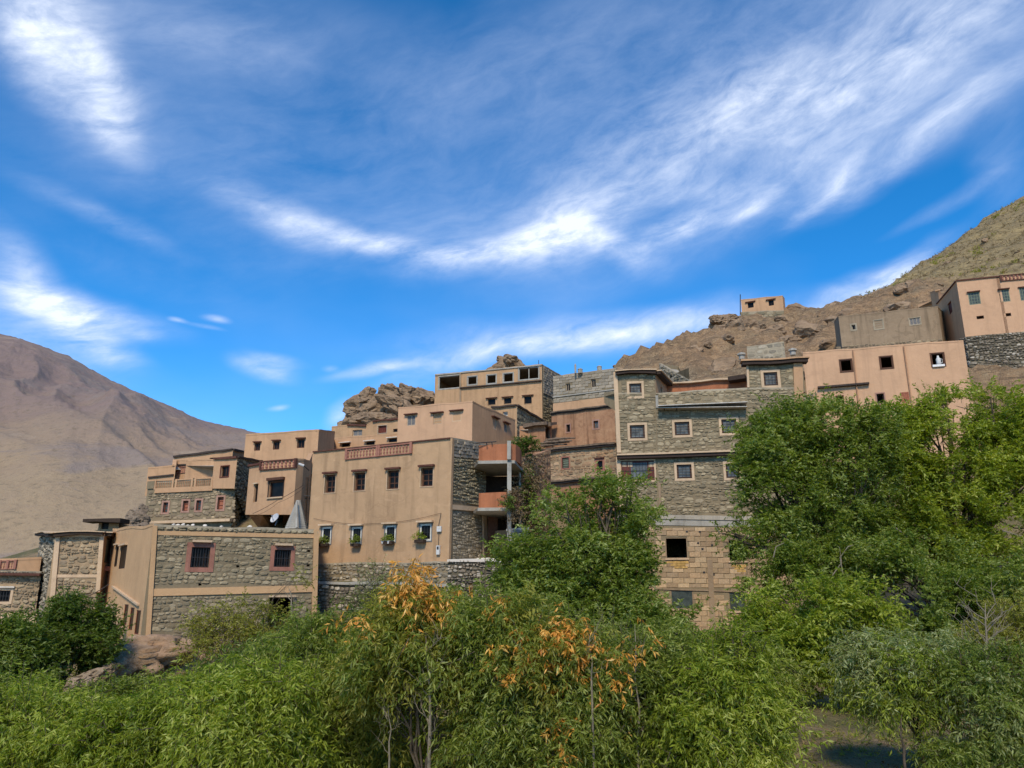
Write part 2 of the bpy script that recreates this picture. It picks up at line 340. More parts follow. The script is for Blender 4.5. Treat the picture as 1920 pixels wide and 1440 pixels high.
class Face:
    def __init__(s, A, B):
        s.A = Vector((A[0], A[1])); s.B = Vector((B[0], B[1])); s.d = (s.B-s.A); s.L = s.d.length; s.d = s.d/s.L
        s.n = Vector((s.d.y, -s.d.x)); s.ops = []; s.ex = []
    def hit(s, px, py):
        x, y, z = ray(px, py)
        # A + d*u = k*(x,y)
        det = s.d.x*(-y)-(-x)*s.d.y
        rx, ry = -s.A.x, -s.A.y
        u = (rx*(-y)-(-x)*ry)/det; k = (s.d.x*ry-s.d.y*rx)/det
        return u, k*z
    def P(s, u, z, d=0): return Vector((s.A.x+s.d.x*u+s.n.x*d, s.A.y+s.d.y*u+s.n.y*d, z))
    def rect(s, x0, y0, x1, y1):
        ym = (y0+y1)/2; xm = (x0+x1)/2
        return s.hit(x0, ym)[0], s.hit(xm, y1)[1], s.hit(x1, ym)[0], s.hit(xm, y0)[1]
    def box(s, mb, u0, z0, u1, z1, d0, d1):
        mb.hexa([s.P(u0,z0,d1), s.P(u1,z0,d1), s.P(u1,z0,d0), s.P(u0,z0,d0), s.P(u0,z1,d1), s.P(u1,z1,d1), s.P(u1,z1,d0), s.P(u0,z1,d0)])
    def strip(s, mb, a, b, h, d0, d1):   # sloped bar between (u,z) a and b, thickness h below
        mb.hexa([s.P(a[0],a[1]-h,d1), s.P(b[0],b[1]-h,d1), s.P(b[0],b[1]-h,d0), s.P(a[0],a[1]-h,d0),
                 s.P(a[0],a[1],d1), s.P(b[0],b[1],d1), s.P(b[0],b[1],d0), s.P(a[0],a[1],d0)])
    def wob(s, u): return .085*noise.noise(Vector((s.A.x+s.d.x*u, s.A.y+s.d.y*u, 3.3))*.55)+.03*noise.noise(Vector((s.A.x+s.d.x*u, s.A.y+s.d.y*u, 9.))*2.1)
    def wstrip(s, mb, a, b, h, d0, d1):
        n = max(1, int(abs(b[0]-a[0])/.8)); L = lambda t: (a[0]+(b[0]-a[0])*t, a[1]+(b[1]-a[1])*t); k = len(mb.v)
        for i in range(n+1):
            u, z = L(i/n); z += s.wob(u); hh = h*(1+.5*noise.noise(Vector((u*1.7, z, 1.))))
            for (zz, d) in ((z-hh, d1), (z-hh, d0), (z, d0), (z, d1)): mb.v.append(tuple(s.P(u, zz, d))); mb.r.append(0)
        for i in range(n):
            for j in range(4): p = k+i*4; mb.f.append((p+j, p+(j+1) % 4, p+4+(j+1) % 4, p+4+j))
        mb.f.append((k, k+1, k+2, k+3)); e = k+n*4; mb.f.append((e+3, e+2, e+1, e))
    def wall(s, mb, q, depth=.28):
        (BL, BR, TR, TL) = q; ops = s.ops
        us = {round(x, 4) for o in ops for x in (o[0], o[2])}
        if s.L > 1.5: us |= {round(s.L*k/max(2, int(s.L/.8)), 4) for k in range(1, max(2, int(s.L/.8)))}
        us = sorted(us); zs = sorted({round(x, 4) for o in ops for x in (o[1], o[3])})
        NU, NZ = len(us)+2, len(zs)+2
        def lerp(a, b, t): return a+(b-a)*t
        def pt(i, j):
            l = i == 0; r_ = i == NU-1; bt = j == 0; tp = j == NZ-1
            if (l or r_) and (bt or tp): c = (BL if bt else TL) if l else (BR if bt else TR); return c
            if l or r_:
                a, c = (BL, TL) if l else (BR, TR); z = zs[j-1]; t = (z-a[1])/(c[1]-a[1]); return lerp(a[0], c[0], t), z
            if bt or tp:
                a, c = (BL, BR) if bt else (TL, TR); u = us[i-1]; t = (u-a[0])/(c[0]-a[0]); return u, lerp(a[1], c[1], t)
            return us[i-1], zs[j-1]
        k = len(mb.v); 
        for j in range(NZ):
            for i in range(NU):
                u, z = pt(i, j)
                if j == NZ-1: z += s.wob(u)
                mb.v.append(tuple(s.P(u, z))); mb.r.append(0)
        for j in range(NZ-1):
            for i in range(NU-1):
                if 0 < i < NU-2 and 0 < j < NZ-2:
                    uc, zc = (us[i-1]+us[i])/2, (zs[j-1]+zs[j])/2
                    if any(o[0] < uc < o[2] and o[1] < zc < o[3] for o in ops): continue
                mb.f.append((k+j*NU+i, k+j*NU+i+1, k+(j+1)*NU+i+1, k+(j+1)*NU+i))
        for (u0, z0, u1, z1) in ops:
            for a, c in (((u0,z0),(u1,z0)), ((u1,z0),(u1,z1)), ((u1,z1),(u0,z1)), ((u0,z1),(u0,z0))):
                mb.quad(s.P(*a), s.P(*a, -depth), s.P(*c, -depth), s.P(*c))

# unit stones
def unit_stone(seed, n=8, blocky=0):
    r = random.Random(seed); vs = []; fs = []
    ex = 3.2 if not blocky else 9
    ring = []
    for j in range(n):
        t = 2*math.pi*(j+.5*(n == 4))/n+(r.uniform(-.22, .22) if not blocky else 0)
        c, s_ = math.cos(t), math.sin(t); k = (abs(c)**ex+abs(s_)**ex)**(-1/ex)*.5
        if blocky: k *= 1
        else: k *= r.uniform(.84, 1.06)
        ring.append((c*k, s_*k))
    for (x, y) in ring: vs.append((x*1.0, y*1.0, -.4))
    i1 = r.uniform(.88, .98) if not blocky else .985
    for (x, y) in ring: vs.append((x*i1, y*i1, r.uniform(.35, .6) if not blocky else .75))
    i2 = .6 if not blocky else .93; ox, oy = (r.uniform(-.09, .09), r.uniform(-.09, .09)) if not blocky else (0, 0)
    for (x, y) in ring: vs.append((x*i2+ox, y*i2+oy, r.uniform(.75, 1.0) if not blocky else 1.0))
    for a in (0, n):
        for j in range(n): fs.append((a+j, a+(j+1) % n, a+n+(j+1) % n, a+n+j))
    fs.append(tuple(2*n+j for j in range(n)))
    return vs, fs
STONES = [unit_stone(i, 7 if i % 2 else 8) for i in range(14)]
BLOCKS = []
for i in range(4):
    r = random.Random(i+50); c = [(-.5,-.5),(.5,-.5),(.5,.5),(-.5,.5)]
    vs = [(x, y, -.4) for x, y in c]+[(x*.995+r.uniform(-.01,.01), y*.97+r.uniform(-.03,.03), .6) for x, y in c]+[(x*.97, y*.86+r.uniform(-.03,.03), 1) for x, y in c]
    BLOCKS.append((vs, [(a+j, a+(j+1) % 4, a+4+(j+1) % 4, a+4+j) for a in (0, 4) for j in range(4)]+[(8, 9, 10, 11)]))
SMESH = {}
def smesh(kind, i, mat):
    k = (kind, i, mat)
    if k not in SMESH:
        vs, fs = (STONES if kind == 's' else BLOCKS)[i]
        me = bpy.data.meshes.new('stone' if kind == 's' else 'block'); me.from_pydata(vs, [], fs); me.materials.append(MATS[mat]); me.update()
        SMESH[k] = me
    return SMESH[k]
def place_pieces(face, items, root, mat, indiv=0, kind='s', name='stone', stuff='small_stones', seed=0):
    """items: (u,z,w,h,depth,rot)"""
    rr = random.Random(seed); items = sorted(items, key=lambda q: -q[2]*q[3])
    src = STONES if kind == 's' else BLOCKS
    base = worldloc(root)
    mb = MB()
    for n_, (u, z, w_, h_, dp, rot) in enumerate(items):
        i = rr.randrange(len(src))
        if n_ < indiv:
            o = bpy.data.objects.new(name, smesh(kind, i, mat)); COL.objects.link(o); o.parent = root
            M = Matrix(((face.d.x, 0, face.n.x), (face.d.y, 0, face.n.y), (0, 1, 0))).to_4x4() @ Matrix.Rotation(rot, 4, 'Z')
            o.rotation_euler = M.to_euler(); o.location = face.P(u, z, 0)-base; o.scale = (w_, h_, dp)
        else:
            vs, fs = src[i]; c, s_ = math.cos(rot), math.sin(rot)
            mb.add([face.P(u+(x*w_*c-y*h_*s_), z+(x*w_*s_+y*h_*c), q*dp) for x, y, q in vs], fs, rr.random())
    if mb.v:
        o = mb.build(stuff, mat, root, attr=True)
        if indiv and name: prop(o, kind='stuff')
        else: prop(o, kind='stuff')
def rubble(q, sh, ex, seed, wr=(1.0, 2.3), gap=.93, dp=(.03, .10), block=False, bw=None):
    rr = random.Random(seed); BL, BR, TR, TL = q; out = []
    H = ((TL[1]-BL[1])+(TR[1]-BR[1]))/2; nrow = max(1, round(H/sh))
    ts = [0]
    for i in range(nrow): ts.append(ts[-1]+(rr.choice([.6,.8,1,1.2,1.55])*rr.uniform(.9, 1.1) if not block else 1))
    ts = [t_/ts[-1] for t_ in ts]
    for i in range(nrow):
        tm = (ts[i]+ts[i+1])/2
        lu, ru = BL[0]+(TL[0]-BL[0])*tm, BR[0]+(TR[0]-BR[0])*tm; L = ru-lu
        ph = rr.uniform(0, 6); x = 0 if not block else -(bw or sh*2)*(.5 if i % 2 else 0)
        while x < L:
            hh = (ts[i+1]-ts[i])*H
            wd = hh*rr.uniform(*wr) if not block else (bw or sh*2)
            x0, x1 = max(0, x), min(L, x+wd); x += wd
            if x1-x0 < .25*sh: continue
            s_ = (x0+x1)/2/L; zb = BL[1]+(BR[1]-BL[1])*s_; zt = TL[1]+(TR[1]-TL[1])*s_
            hloc = (ts[i+1]-ts[i])*(zt-zb)
            zc = zb+(zt-zb)*tm+(0 if block else .38*sh*math.sin(ph+x0*1.9/sh*.22)*(1 if 0 < i < nrow-1 else 0))
            wd2 = x1-x0; uc = lu+(x0+x1)/2
            cells = [(uc, zc, wd2, hloc)]
            if not block and rr.random() < .16 and wd2 > hloc: cells = [(uc, zc-hloc*.26, wd2, hloc*.5), (uc, zc+hloc*.26, wd2, hloc*.5)]
            for (a, c, e, g) in cells:
                # clip against the excluded rectangles
                ok = True; l, r_ = a-e/2, a+e/2; lo, hi = c-g/2, c+g/2
                for (u0, z0, u1, z1) in ex:
                    if r_ > u0 and l < u1 and hi > z0 and lo < z1:
                        if u0 <= a <= u1 and z0 <= c <= z1: ok = False; break
                        if z0 <= c <= z1:
                            if a < u0: r_ = min(r_, u0)
                            else: l = max(l, u1)
                        elif c < z0: hi = min(hi, z0)
                        else: lo = max(lo, z1)
                if not ok or r_-l < .2*sh or hi-lo < .2*sh: continue
                d_ = rr.uniform(*dp)
                out.append(((l+r_)/2, (lo+hi)/2, (r_-l)*gap, (hi-lo)*(gap if not block else gap), d_, 0 if block else rr.uniform(-.14, .14)))
    return out

# ------------------------------------------------------------ houses
class House:
    def __init__(s, name, label, cat, chain, mats, back=6, group=None):
        """chain: (px, top py, Y, bottom py) left to right; mats one per face"""
        s.top = [P(c[0], c[1], c[2]) for c in chain]
        s.bot = []
        for c, tp in zip(chain, s.top):
            x, y, z = ray(c[0], c[3]); s.bot.append(c[2]*z/y)
        s.faces = []; 
        for i in range(len(chain)-1):
            f = Face(s.top[i].xy, s.top[i+1].xy); f.mat = mats[i] if i < len(mats) else mats[-1]
            f.q = ((0, s.bot[i]), (f.L, s.bot[i+1]), (f.L, s.top[i+1].z), (0, s.top[i].z)); s.faces.append(f)
        cen = sum((p_ for p_ in s.top), Vector())/len(s.top)
        s.root = thing(name, (cen.x, cen.y, min(s.bot)), label, cat, group); s.back = back; s.mats = mats
    def win(s, i, x0, y0, x1, y1, fr='wood_brown', pane='pane_dark', grid=(2, 2), sur=None, sw=.14, lin=None, lo=.16, lh=.08, ld=.14, sill=None, depth=.28, barw=.045,
            fw=.07, grille=None, name='window', open_=False, rec=.14, blk=None):
        f = s.faces[i]; r_ = f.rect(x0, y0, x1, y1); u0, z0, u1, z1 = r_; f.ops.append(r_)
        e = sw if sur else 0; f.ex.append((u0-e, z0-e, u1+e, z1+e))
        mb = MB(); a, c = -rec-.06, -rec
        f.box(mb, u0, z0, u0+fw, z1, a, c); f.box(mb, u1-fw, z0, u1, z1, a, c); f.box(mb, u0+fw, z1-fw, u1-fw, z1, a, c); f.box(mb, u0+fw, z0, u1-fw, z0+fw, a, c)
        if grid:
            nx, nz = grid
            for k in range(1, nx): x = u0+(u1-u0)*k/nx; f.box(mb, x-barw/2, z0+fw, x+barw/2, z1-fw, a+.004, c-.004)
            for k in range(1, nz): z = z0+(z1-z0)*k/nz; f.box(mb, u0+fw, z-barw/2, u1-fw, z+barw/2, a+.01, c-.01)
        wo_ = mb.build(name, fr, s.root)
        if pane and not open_:
            mb = MB(); f.box(mb, u0+.02, z0+.02, u1-.02, z1-.02, a+.02, a+.035); mb.build('pane', pane, wo_)
        if sur:
            mb = MB(); q = .03
            f.box(mb, u0-sw, z0-sw, u0, z1+sw, -.02, q); f.box(mb, u1, z0-sw, u1+sw, z1+sw, -.02, q); f.box(mb, u0, z1, u1, z1+sw, -.02, q); f.box(mb, u0, z0-sw, u1, z0, -.02, q)
            mb.build('surround', sur, wo_)
        if lin:
            mb = MB(); zz = z1+(sw if sur else 0)
            f.box(mb, u0-lo, zz+.01, u1+lo, zz+.01+lh, -.05, ld); mb.build('lintel', lin, wo_)
            f.ex.append((u0-lo, zz, u1+lo, zz+lh))
        if sill:
            mb = MB(); f.box(mb, u0-.06, z0-.09, u1+.06, z0-.003, -.1, .12); mb.build('sill', sill, wo_)
        if grille:
            mb = MB(); nx, nz = grille
            for k in range(nx): x = u0+(u1-u0)*(k+.5)/nx; f.box(mb, x-.012, z0, x+.012, z1, -.06, -.04)
            for k in range(nz): z = z0+(z1-z0)*(k+.5)/nz; f.box(mb, u0, z-.012, u1, z+.012, -.063, -.037)
            mb.build('grille', 'iron', wo_)
        return wo_
    def hole(s, i, x0, y0, x1, y1, ex=True):
        f = s.faces[i]; r_ = f.rect(x0, y0, x1, y1); f.ops.append(r_); f.ex.append(r_)
    def band(s, i, a, b, hpx, mat, name='band', d=.04, d0=-.02):
        """horizontal band: a,b = pixel top ends"""
        f = s.faces[i]; p, q = f.hit(*a), f.hit(*b); h = p[1]-f.hit(a[0], a[1]+hpx)[1]
        mb = MB(); f.strip(mb, p, q, h, d0, d); o = mb.build(name, mat, s.root)
        f.ex.append((min(p[0], q[0]), min(p[1], q[1])-h, max(p[0], q[0]), max(p[1], q[1]))); return o
    def post(s, i, a, b, wpx, mat, name='pilaster', d=.04, d0=-.02):
        d = max(d, .1)
        """vertical-ish band: a top pixel, b bottom pixel (left edges)"""
        f = s.faces[i]; p, q = f.hit(*a), f.hit(*b); p2, q2 = f.hit(a[0]+wpx, a[1]), f.hit(b[0]+wpx, b[1])
        mb = MB(); mb.hexa([f.P(q[0],q[1],d), f.P(q2[0],q2[1],d), f.P(q2[0],q2[1],d0), f.P(q[0],q[1],d0), f.P(p[0],p[1],d), f.P(p2[0],p2[1],d), f.P(p2[0],p2[1],d0), f.P(p[0],p[1],d0)])
        o = mb.build(name, mat, s.root); return o
    def stones(s, i, mat, sh, reg=None, indiv=0, seed=1, **kw):
        f = s.faces[i]
        if reg: q = tuple(f.hit(*c) for c in reg)      # BL BR TR TL in pixels
        else: q = f.q
        kind = 'b' if kw.get('block') else 's'
        it = rubble(q, sh, f.ex, seed, **kw)
        place_pieces(f, it, s.root, mat, indiv, kind, 'stone' if kind == 's' else 'block', 'small_stones' if kind == 's' else 'more_blocks', seed)
    def coping(s, i, mat, h=.1, out=.08, inn=.3, up=.04, name='coping', a=0.0, b=1.0, ext=0.0):
        f = s.faces[i]; TL, TR = f.q[3], f.q[2]
        p = (TL[0]+(TR[0]-TL[0])*a-ext, TL[1]+(TR[1]-TL[1])*a+up); q = (TL[0]+(TR[0]-TL[0])*b+ext, TL[1]+(TR[1]-TL[1])*b+up)
        mb = MB(); f.wstrip(mb, p, q, h, -inn, out); return mb.build(name, mat, s.root)
    def finish(s, roofmat='concrete', cop=True, roof_drop=.35, backmat=None):
        for k, f in enumerate(s.faces):
            mb = MB(); f.wall(mb, f.q); mb.build('wall', f.mat, s.root)
            if cop: s.coping(k, f.mat if f.mat.startswith('pl') else 'pl_bare', .12, .02, .28, .03, 'parapet_cap')
        lf = max(s.faces, key=lambda q: q.L); dn = -lf.n
        def bd(p, sgn):
            r_ = Vector((p.x, p.y)).normalized(); c = r_.x*dn.y-r_.y*dn.x     # >0: dn turns left of the ray
            return r_ if c*sgn > 0 else dn
        A, B = s.top[0].copy(), s.top[-1].copy(); da, db = bd(A, 1), bd(B, -1)
        Ab, Bb = A+Vector((*(da*s.back), 0)), B+Vector((*(db*s.back), 0))
        za, zb = s.bot[0], s.bot[-1]
        mb = MB()
        mb.quad(A, Ab, (Ab.x, Ab.y, za), (A.x, A.y, za)); mb.quad(B, (B.x, B.y, zb), (Bb.x, Bb.y, zb), Bb); mb.quad(Ab, Bb, (Bb.x, Bb.y, zb), (Ab.x, Ab.y, za))
        mb.build('back_wall', backmat or s.faces[0].mat, s.root)
        ring = [Vector((p_.x, p_.y, p_.z-roof_drop)) for p_ in s.top]+[Vector((Bb.x, Bb.y, Bb.z-roof_drop)), Vector((Ab.x, Ab.y, Ab.z-roof_drop))]
        c = sum(ring, Vector())/len(ring)
        mb = MB(); mb.add([c]+ring, [(0, i+1, (i+1) % len(ring)+1) for i in range(len(ring))]); mb.build('roof', roofmat, s.root)
def balustrade(house, i, x0, yt0, x1, yt1, hpx, nb, mat, railm=None, name='balustrade', d=.05, posts=(0, 1)):
    f = house.faces[i]; a, b = f.hit(x0, yt0), f.hit(x1, yt1); h = a[1]-f.hit(x0, yt0+hpx)[1]
    mb = MB(); f.strip(mb, a, b, h*.12, d-.12, d+.03); f.strip(mb, (a[0], a[1]-h*.9), (b[0], b[1]-h*.9), h*.1, d-.1, d+.02)
    for t_ in posts:
        u = a[0]+(b[0]-a[0])*t_; z = a[1]+(b[1]-a[1])*t_; f.box(mb, u-.07, z-h, u+.07, z+.02, d-.14, d+.05)
    root = mb.build(name, railm or mat, house.root)
    for k in range(nb):
        t_ = (k+.5)/nb; u = a[0]+(b[0]-a[0])*t_; zt = a[1]+(b[1]-a[1])*t_; r0 = min(.09, (b[0]-a[0])/nb*.3)
        prof = [(0, .75), (.08, .6), (.3, 1.1), (.5, .65), (.72, 1.1), (.9, .55), (1, .75)]
        m2 = MB(); c = f.P(u, 0, d-.05); m2.tube([(c.x, c.y, zt-h*.9+h*.78*t2) for t2, _ in prof], [r0*k2 for _, k2 in prof], 6)
        m2.build('baluster', mat, root)
    return root

# ============================================================ TERRAIN
CP = []
def cp(px, py, Y, dz=0): v = P(px, py, Y); CP.append((v.x, v.y, v.z+dz))
def cw(x, y, z): CP.append((x, y, z))
for x in (-60, -30, 0, 30, 60): cw(x, -40, -1.7); cw(x, 0, -1.8); cw(x, 8, -4.3)
for x in (-60, -30, -12, 0, 12, 30): cw(x, 18, -4.2); cw(x, 25, -4.3)
cp(1600,1390,20); cp(1540,1320,27,-.2); cp(1750,1420,19); cp(1900,1300,30,-1)
cp(0,1240,38,-1.5); cp(100,1200,42,-1.5); cp(200,1215,33,-1); cp(275,1206,34); cp(430,1215,34,-.6); cp(600,1190,37,-.6); cp(330,1250,29,-.5)
cp(120,1160,52,-1); cp(-200,1180,45); cp(-300,1120,70); cp(-700,1120,120)
cp(250,990,56,-.4); cp(440,990,56,-.4); cp(560,995,53,-.6); cp(300,900,75,-3)
cp(620,1092,41,-.3); cp(830,1092,39.5,-.6); cp(900,1110,40,-1.2); cp(1000,1110,41,-1.4); cp(1080,1030,50,-1); cp(1100,1160,46,-1.5); cp(1210,1200,47); cp(1400,1205,46)
cp(620,870,64,-1.5); cp(740,850,66,-1.5); cp(880,850,66,-1.5); cp(640,815,78,-1); cp(720,805,80,-1)
cp(830,780,90,-2); cp(1010,790,88,-2); cp(1090,770,82,-1.5); cp(1100,850,62,-1)
cp(900,780,115,-9); cp(1000,780,120,-10); cp(700,830,110,-9); cp(560,850,100,-6); cp(800,820,130,-12)
cp(1510,850,56,-1); cp(1640,790,58,-1.5); cp(1800,775,57,-1); cp(1600,960,52,-1.5); cp(1800,980,50,-1); cp(1900,1000,48); cp(1560,1170,44,-1); cp(1700,1190,38); cp(1900,1180,36); cp(1200,1225,46,-.5); cp(1330,1225,46,-.5); cp(1470,1225,45,-.5); cp(1330,1225,49.5,-.5); cp(1200,1225,50.5,-.5); cp(1450,1200,49,-.5)
cp(1900,720,62); cp(1860,690,64); cp(2000,720,62); cp(2200,760,60)
cp(1530,680,74,-.8); cp(1600,660,75,-.5); cp(1750,650,74,-.8); cp(1830,640,71,-.8); cp(1920,640,69,-.8); cp(2050,630,70)
cp(1300,740,68,-2); cp(1420,700,70,-1.5); cp(1500,668,74)
cp(1170,700,92); cp(1205,663,97); cp(1255,648,101); cp(1325,618,108); cp(1400,600,130,-1); cp(1465,600,132,-.6); cp(1520,605,132); cp(1560,598,138)
cp(1280,690,82); cp(1380,660,90); cp(1460,640,100); cp(1240,720,76,-1)
cp(1600,605,90); cp(1700,583,94); cp(1740,570,92)
cp(1600,578,142); cp(1645,548,150); cp(1700,518,157); cp(1740,490,162); cp(1790,455,168); cp(1850,415,176); cp(1920,366,186); cp(2050,290,196); cp(2300,180,200); cp(2700,100,180)
cp(1720,545,120); cp(1850,500,118); cp(1920,470,120); cp(2100,450,110); cp(1850,455,145); cp(1920,420,150)
cp(1200,760,140,-8); cp(1325,680,160,-8); cp(1480,670,190,-8); cp(1700,600,220,-8); cp(1920,480,250,-8); cp(2300,300,280); cp(1060,760,110,-6); cw(-20, 200, 8); cw(-100, 200, 0); cw(60, 260, 30); cw(-160,120,-4)
CPa = np.array(CP); n_ = len(CPa)
D = np.hypot(CPa[:, None, 0]-CPa[None, :, 0], CPa[:, None, 1]-CPa[None, :, 1])
lam = np.eye(n_)*.25
Wt = np.linalg.solve(D*-1+lam*-1, CPa[:, 2]-CPa[:, 2].mean()); ZM = CPa[:, 2].mean()
def smooth01(x): x = np.clip(x, 0, 1); return x*x*(3-2*x)
def hbase(x, y):
    x = np.atleast_1d(x).astype(float); y = np.atleast_1d(y).astype(float)
    d = np.hypot(x[:, None]-CPa[None, :, 0], y[:, None]-CPa[None, :, 1]); z = (-d)@Wt+ZM
    r = np.maximum.reduce([(-110-x)/120, (x-230)/200, (-40-y)/80, (y-250)/160, np.zeros_like(x)])
    return z*(1-smooth01(r))+(-6)*smooth01(r)
RP = [(1120,60,90,30)]
def masks(x, y, z):
    # rocky on the hill right of the village, dry grass on the far right slope
    up = smooth01((z-6)/6)
    g = smooth01((x-(58+(y-75)*.10))/14)*smooth01((y-76)/12)
    return up, g*up
def relief(x, y, z, rk, g):
    v = Vector((x, y, z)); a = .12+1.2*rk*(1-.6*g)-2.1*rk*(1-.6*g)*0
    q = noise.fractal(v*.09, 1.0, 2.0, 5)*1.8*rk
    s_ = 1-abs(noise.noise(Vector((x*.16, y*.16, z*.45))))*2; s2 = 1-abs(noise.noise(Vector((x*.42+5, y*.42, z*.9))))*2
    return a*(noise.fractal(v*.5, .9, 2.1, 4)*.6)+(q*.7+(s_*1.15+s2*.7+abs(noise.noise(Vector((x*.7, y*.7, z*1.4))))*.9-2.3+1.5*min(1, max(0, (y-82)/16)))*rk*(1-.7*g))*(1 if rk > .05 else 0)
def height(x, y):
    z = float(hbase(x, y)[0]); rk, g = masks(np.array([x]), np.array([y]), np.array([z])); return z+relief(x, y, z, float(rk[0]), float(g[0]))
xs = np.concatenate([[-3500,-1800,-900,-500,-320,-220], np.arange(-160, -40, 4), np.arange(-40, 150, .75), np.arange(150, 260, 5), [300,400,600,1000,2000,3500]])
ys = np.concatenate([[-3000,-1200,-500,-200,-90], np.arange(-50, 10, 4), np.arange(10, 60, 1.2), np.arange(60, 205, .75), np.arange(205, 300, 6), [350,450,700,1200,2200,4500]])
X, Y_ = np.meshgrid(xs, ys); Z = np.concatenate([hbase(X[i], Y_[i]) for i in range(len(ys))]); xf, yf = X.ravel(), Y_.ravel()
rk, gg = masks(xf, yf, Z)
far = (xf < -170) | (xf > 280) | (yf < -60) | (yf > 320)
Zr = np.array([z if f_ else z+relief(x, y, z, r_, g_) for x, y, z, r_, g_, f_ in zip(xf, yf, Z, rk, gg, far)])
def gridmesh(name, x, y, z, nx, ny, mat, attrs, smooth=False):
    me = bpy.data.meshes.new(name); V = np.stack([x, y, z], 1).astype(np.float32)
    i, j = np.meshgrid(np.arange(nx-1), np.arange(ny-1)); k = (j*nx+i).ravel(); Fq = np.stack([k, k+1, k+nx+1, k+nx], 1)
    me.vertices.add(len(V)); me.vertices.foreach_set('co', V.ravel()); me.loops.add(Fq.size); me.loops.foreach_set('vertex_index', Fq.ravel().astype(np.int32))
    me.polygons.add(len(Fq)); me.polygons.foreach_set('loop_start', (np.arange(len(Fq))*4).astype(np.int32))
    for a, v in attrs.items(): at = me.attributes.new(a, 'FLOAT', 'POINT'); at.data.foreach_set('value', v.astype(np.float32))
    me.materials.append(MATS[mat]); me.update(calc_edges=True); me.polygons.foreach_set('use_smooth', [smooth]*len(Fq))
    o = bpy.data.objects.new(name, me); COL.objects.link(o); return o
ground = gridmesh('ground', xf, yf, Zr, len(xs), len(ys), 'ground', {'rocky': rk, 'grassy': gg}, True); prop(ground, kind='structure')
# far mountain, left: heightfield ridge
RID = [(-1500,420),(-900,470),(-400,560),(-150,590),(0,626),(30,632),(60,641),(95,655),(130,668),(165,690),(200,708),(250,732),(310,758),(345,772),(370,785),(430,800),(470,808),(560,826),(700,850),(900,900),(1200,1000),(1500,1080)]
def mountain():
    n, mrow = 420, 150; xs_, ys_, zs_ = [], [], []
    pxs = np.concatenate([np.linspace(-1500, -60, 60), np.linspace(-50, 720, 300), np.linspace(735, 1500, 60)])
    for j in range(mrow):
        t_ = j/(mrow-1)*1.25
        for px in pxs:
            ry = np.interp(px, [a for a, _ in RID], [b_ for _, b_ in RID]); Yr = 760-(px-0)*.25 if px < 1000 else 510
            top = P(px, ry, Yr); base = P(px, 1105, 230); tt = min(t_, 1)
            x = base.x+(top.x-base.x)*t_; y = base.y+(top.y-base.y)*t_
            z = base.z+(top.z-base.z)*(tt**1.08)-max(0, t_-1)*top.z*1.6
            v = Vector((x, y, 0))
            am = 9*math.sin(min(1, tt*1.0)*math.pi)**.8*(1-.75*max(0, (tt-.75)/.25))
            # gullies that run down the slope
            g_ = 1-abs(noise.noise(Vector(((x*.8+y*.6)*.010, (y*.8-x*.6)*.0035, 3.1))))*2
            g2 = 1-abs(noise.noise(Vector(((x*.8+y*.6)*.03, (y*.8-x*.6)*.010, 7.7))))*2
            z += am*(g_*2.1+g2*.8+noise.fractal(v*.02, 1, 2, 5)*.3)+noise.fractal(v*.08, 1, 2, 4)*1.3*min(1, tt*2)
            xs_.append(x); ys_.append(y); zs_.append(z-6*(1-min(1, tt*8)))
    return gridmesh('mountain', np.array(xs_), np.array(ys_), np.array(zs_), len(pxs), mrow, 'mountain', {}, True)
prop(mountain(), kind='structure')

# boulders
def boulder(center, size, mat, name='boulder', parent=None, seed=0, sub=4, rough=.35, rot=0):
    rd = mat == 'rock_red'
    import bmesh
    bm = bmesh.new(); bmesh.ops.create_icosphere(bm, subdivisions=sub, radius=1)
    rr = random.Random(seed); off = Vector((rr.uniform(0, 90), rr.uniform(0, 90), rr.uniform(0, 90)))
    pl = [(Vector((rr.gauss(0, 1), rr.gauss(0, 1), rr.gauss(0, 1))).normalized(), rr.uniform(.55, .88) if not rd else rr.uniform(.8, .97)) for _ in range(16 if not rd else 5)]
    Rm = Matrix.Rotation(rot, 3, 'Y')
    for v in bm.verts:
        q = v.co.copy()
        for n_, h_ in pl:
            d = q.dot(n_)
            if d > h_: q -= n_*(d-h_)*.97
        k = 1+rough*(noise.fractal(q*1.3+off, 1, 2, 4)*.55); cr = 1-abs(noise.noise(q*2.2+off))*2
        k -= max(0, cr-.72)*.7*rough*2; cr2 = 1-abs(noise.noise(q*4.5+off))*2; k -= max(0, cr2-.7)*.22*rough
        q = q*k; v.co = Rm @ Vector((q.x*size[0], q.y*size[1], q.z*size[2]))
    me = bpy.data.meshes.new(name); bm.to_mesh(me); bm.free(); me.materials.append(MATS[mat]); me.polygons.foreach_set('use_smooth', [rd]*len(me.polygons))
    o = bpy.data.objects.new(name, me); COL.objects.link(o); c = Vector(center)
    if parent: o.parent = parent; c -= worldloc(parent)
    o.location = c; return o
def outcrop(label, parts, Y, mat='rock'):
    b0 = P(parts[0][0], parts[0][1], Y); r = thing('rock_outcrop', b0, label, 'rock outcrop')
    for k, q in enumerate(parts):
        px, py, rx, ry = q[:4]; dy = q[4] if len(q) > 4 else 0; rot = q[5] if len(q) > 5 else 0
        yy = Y+dy; s_ = yy/1497
        boulder(P(px, py, yy), (rx*s_*1.12, rx*s_*.9, ry*s_*1.12), mat, 'boulder', r, k*7+int(px), 4, .55, R(rot))
    return r
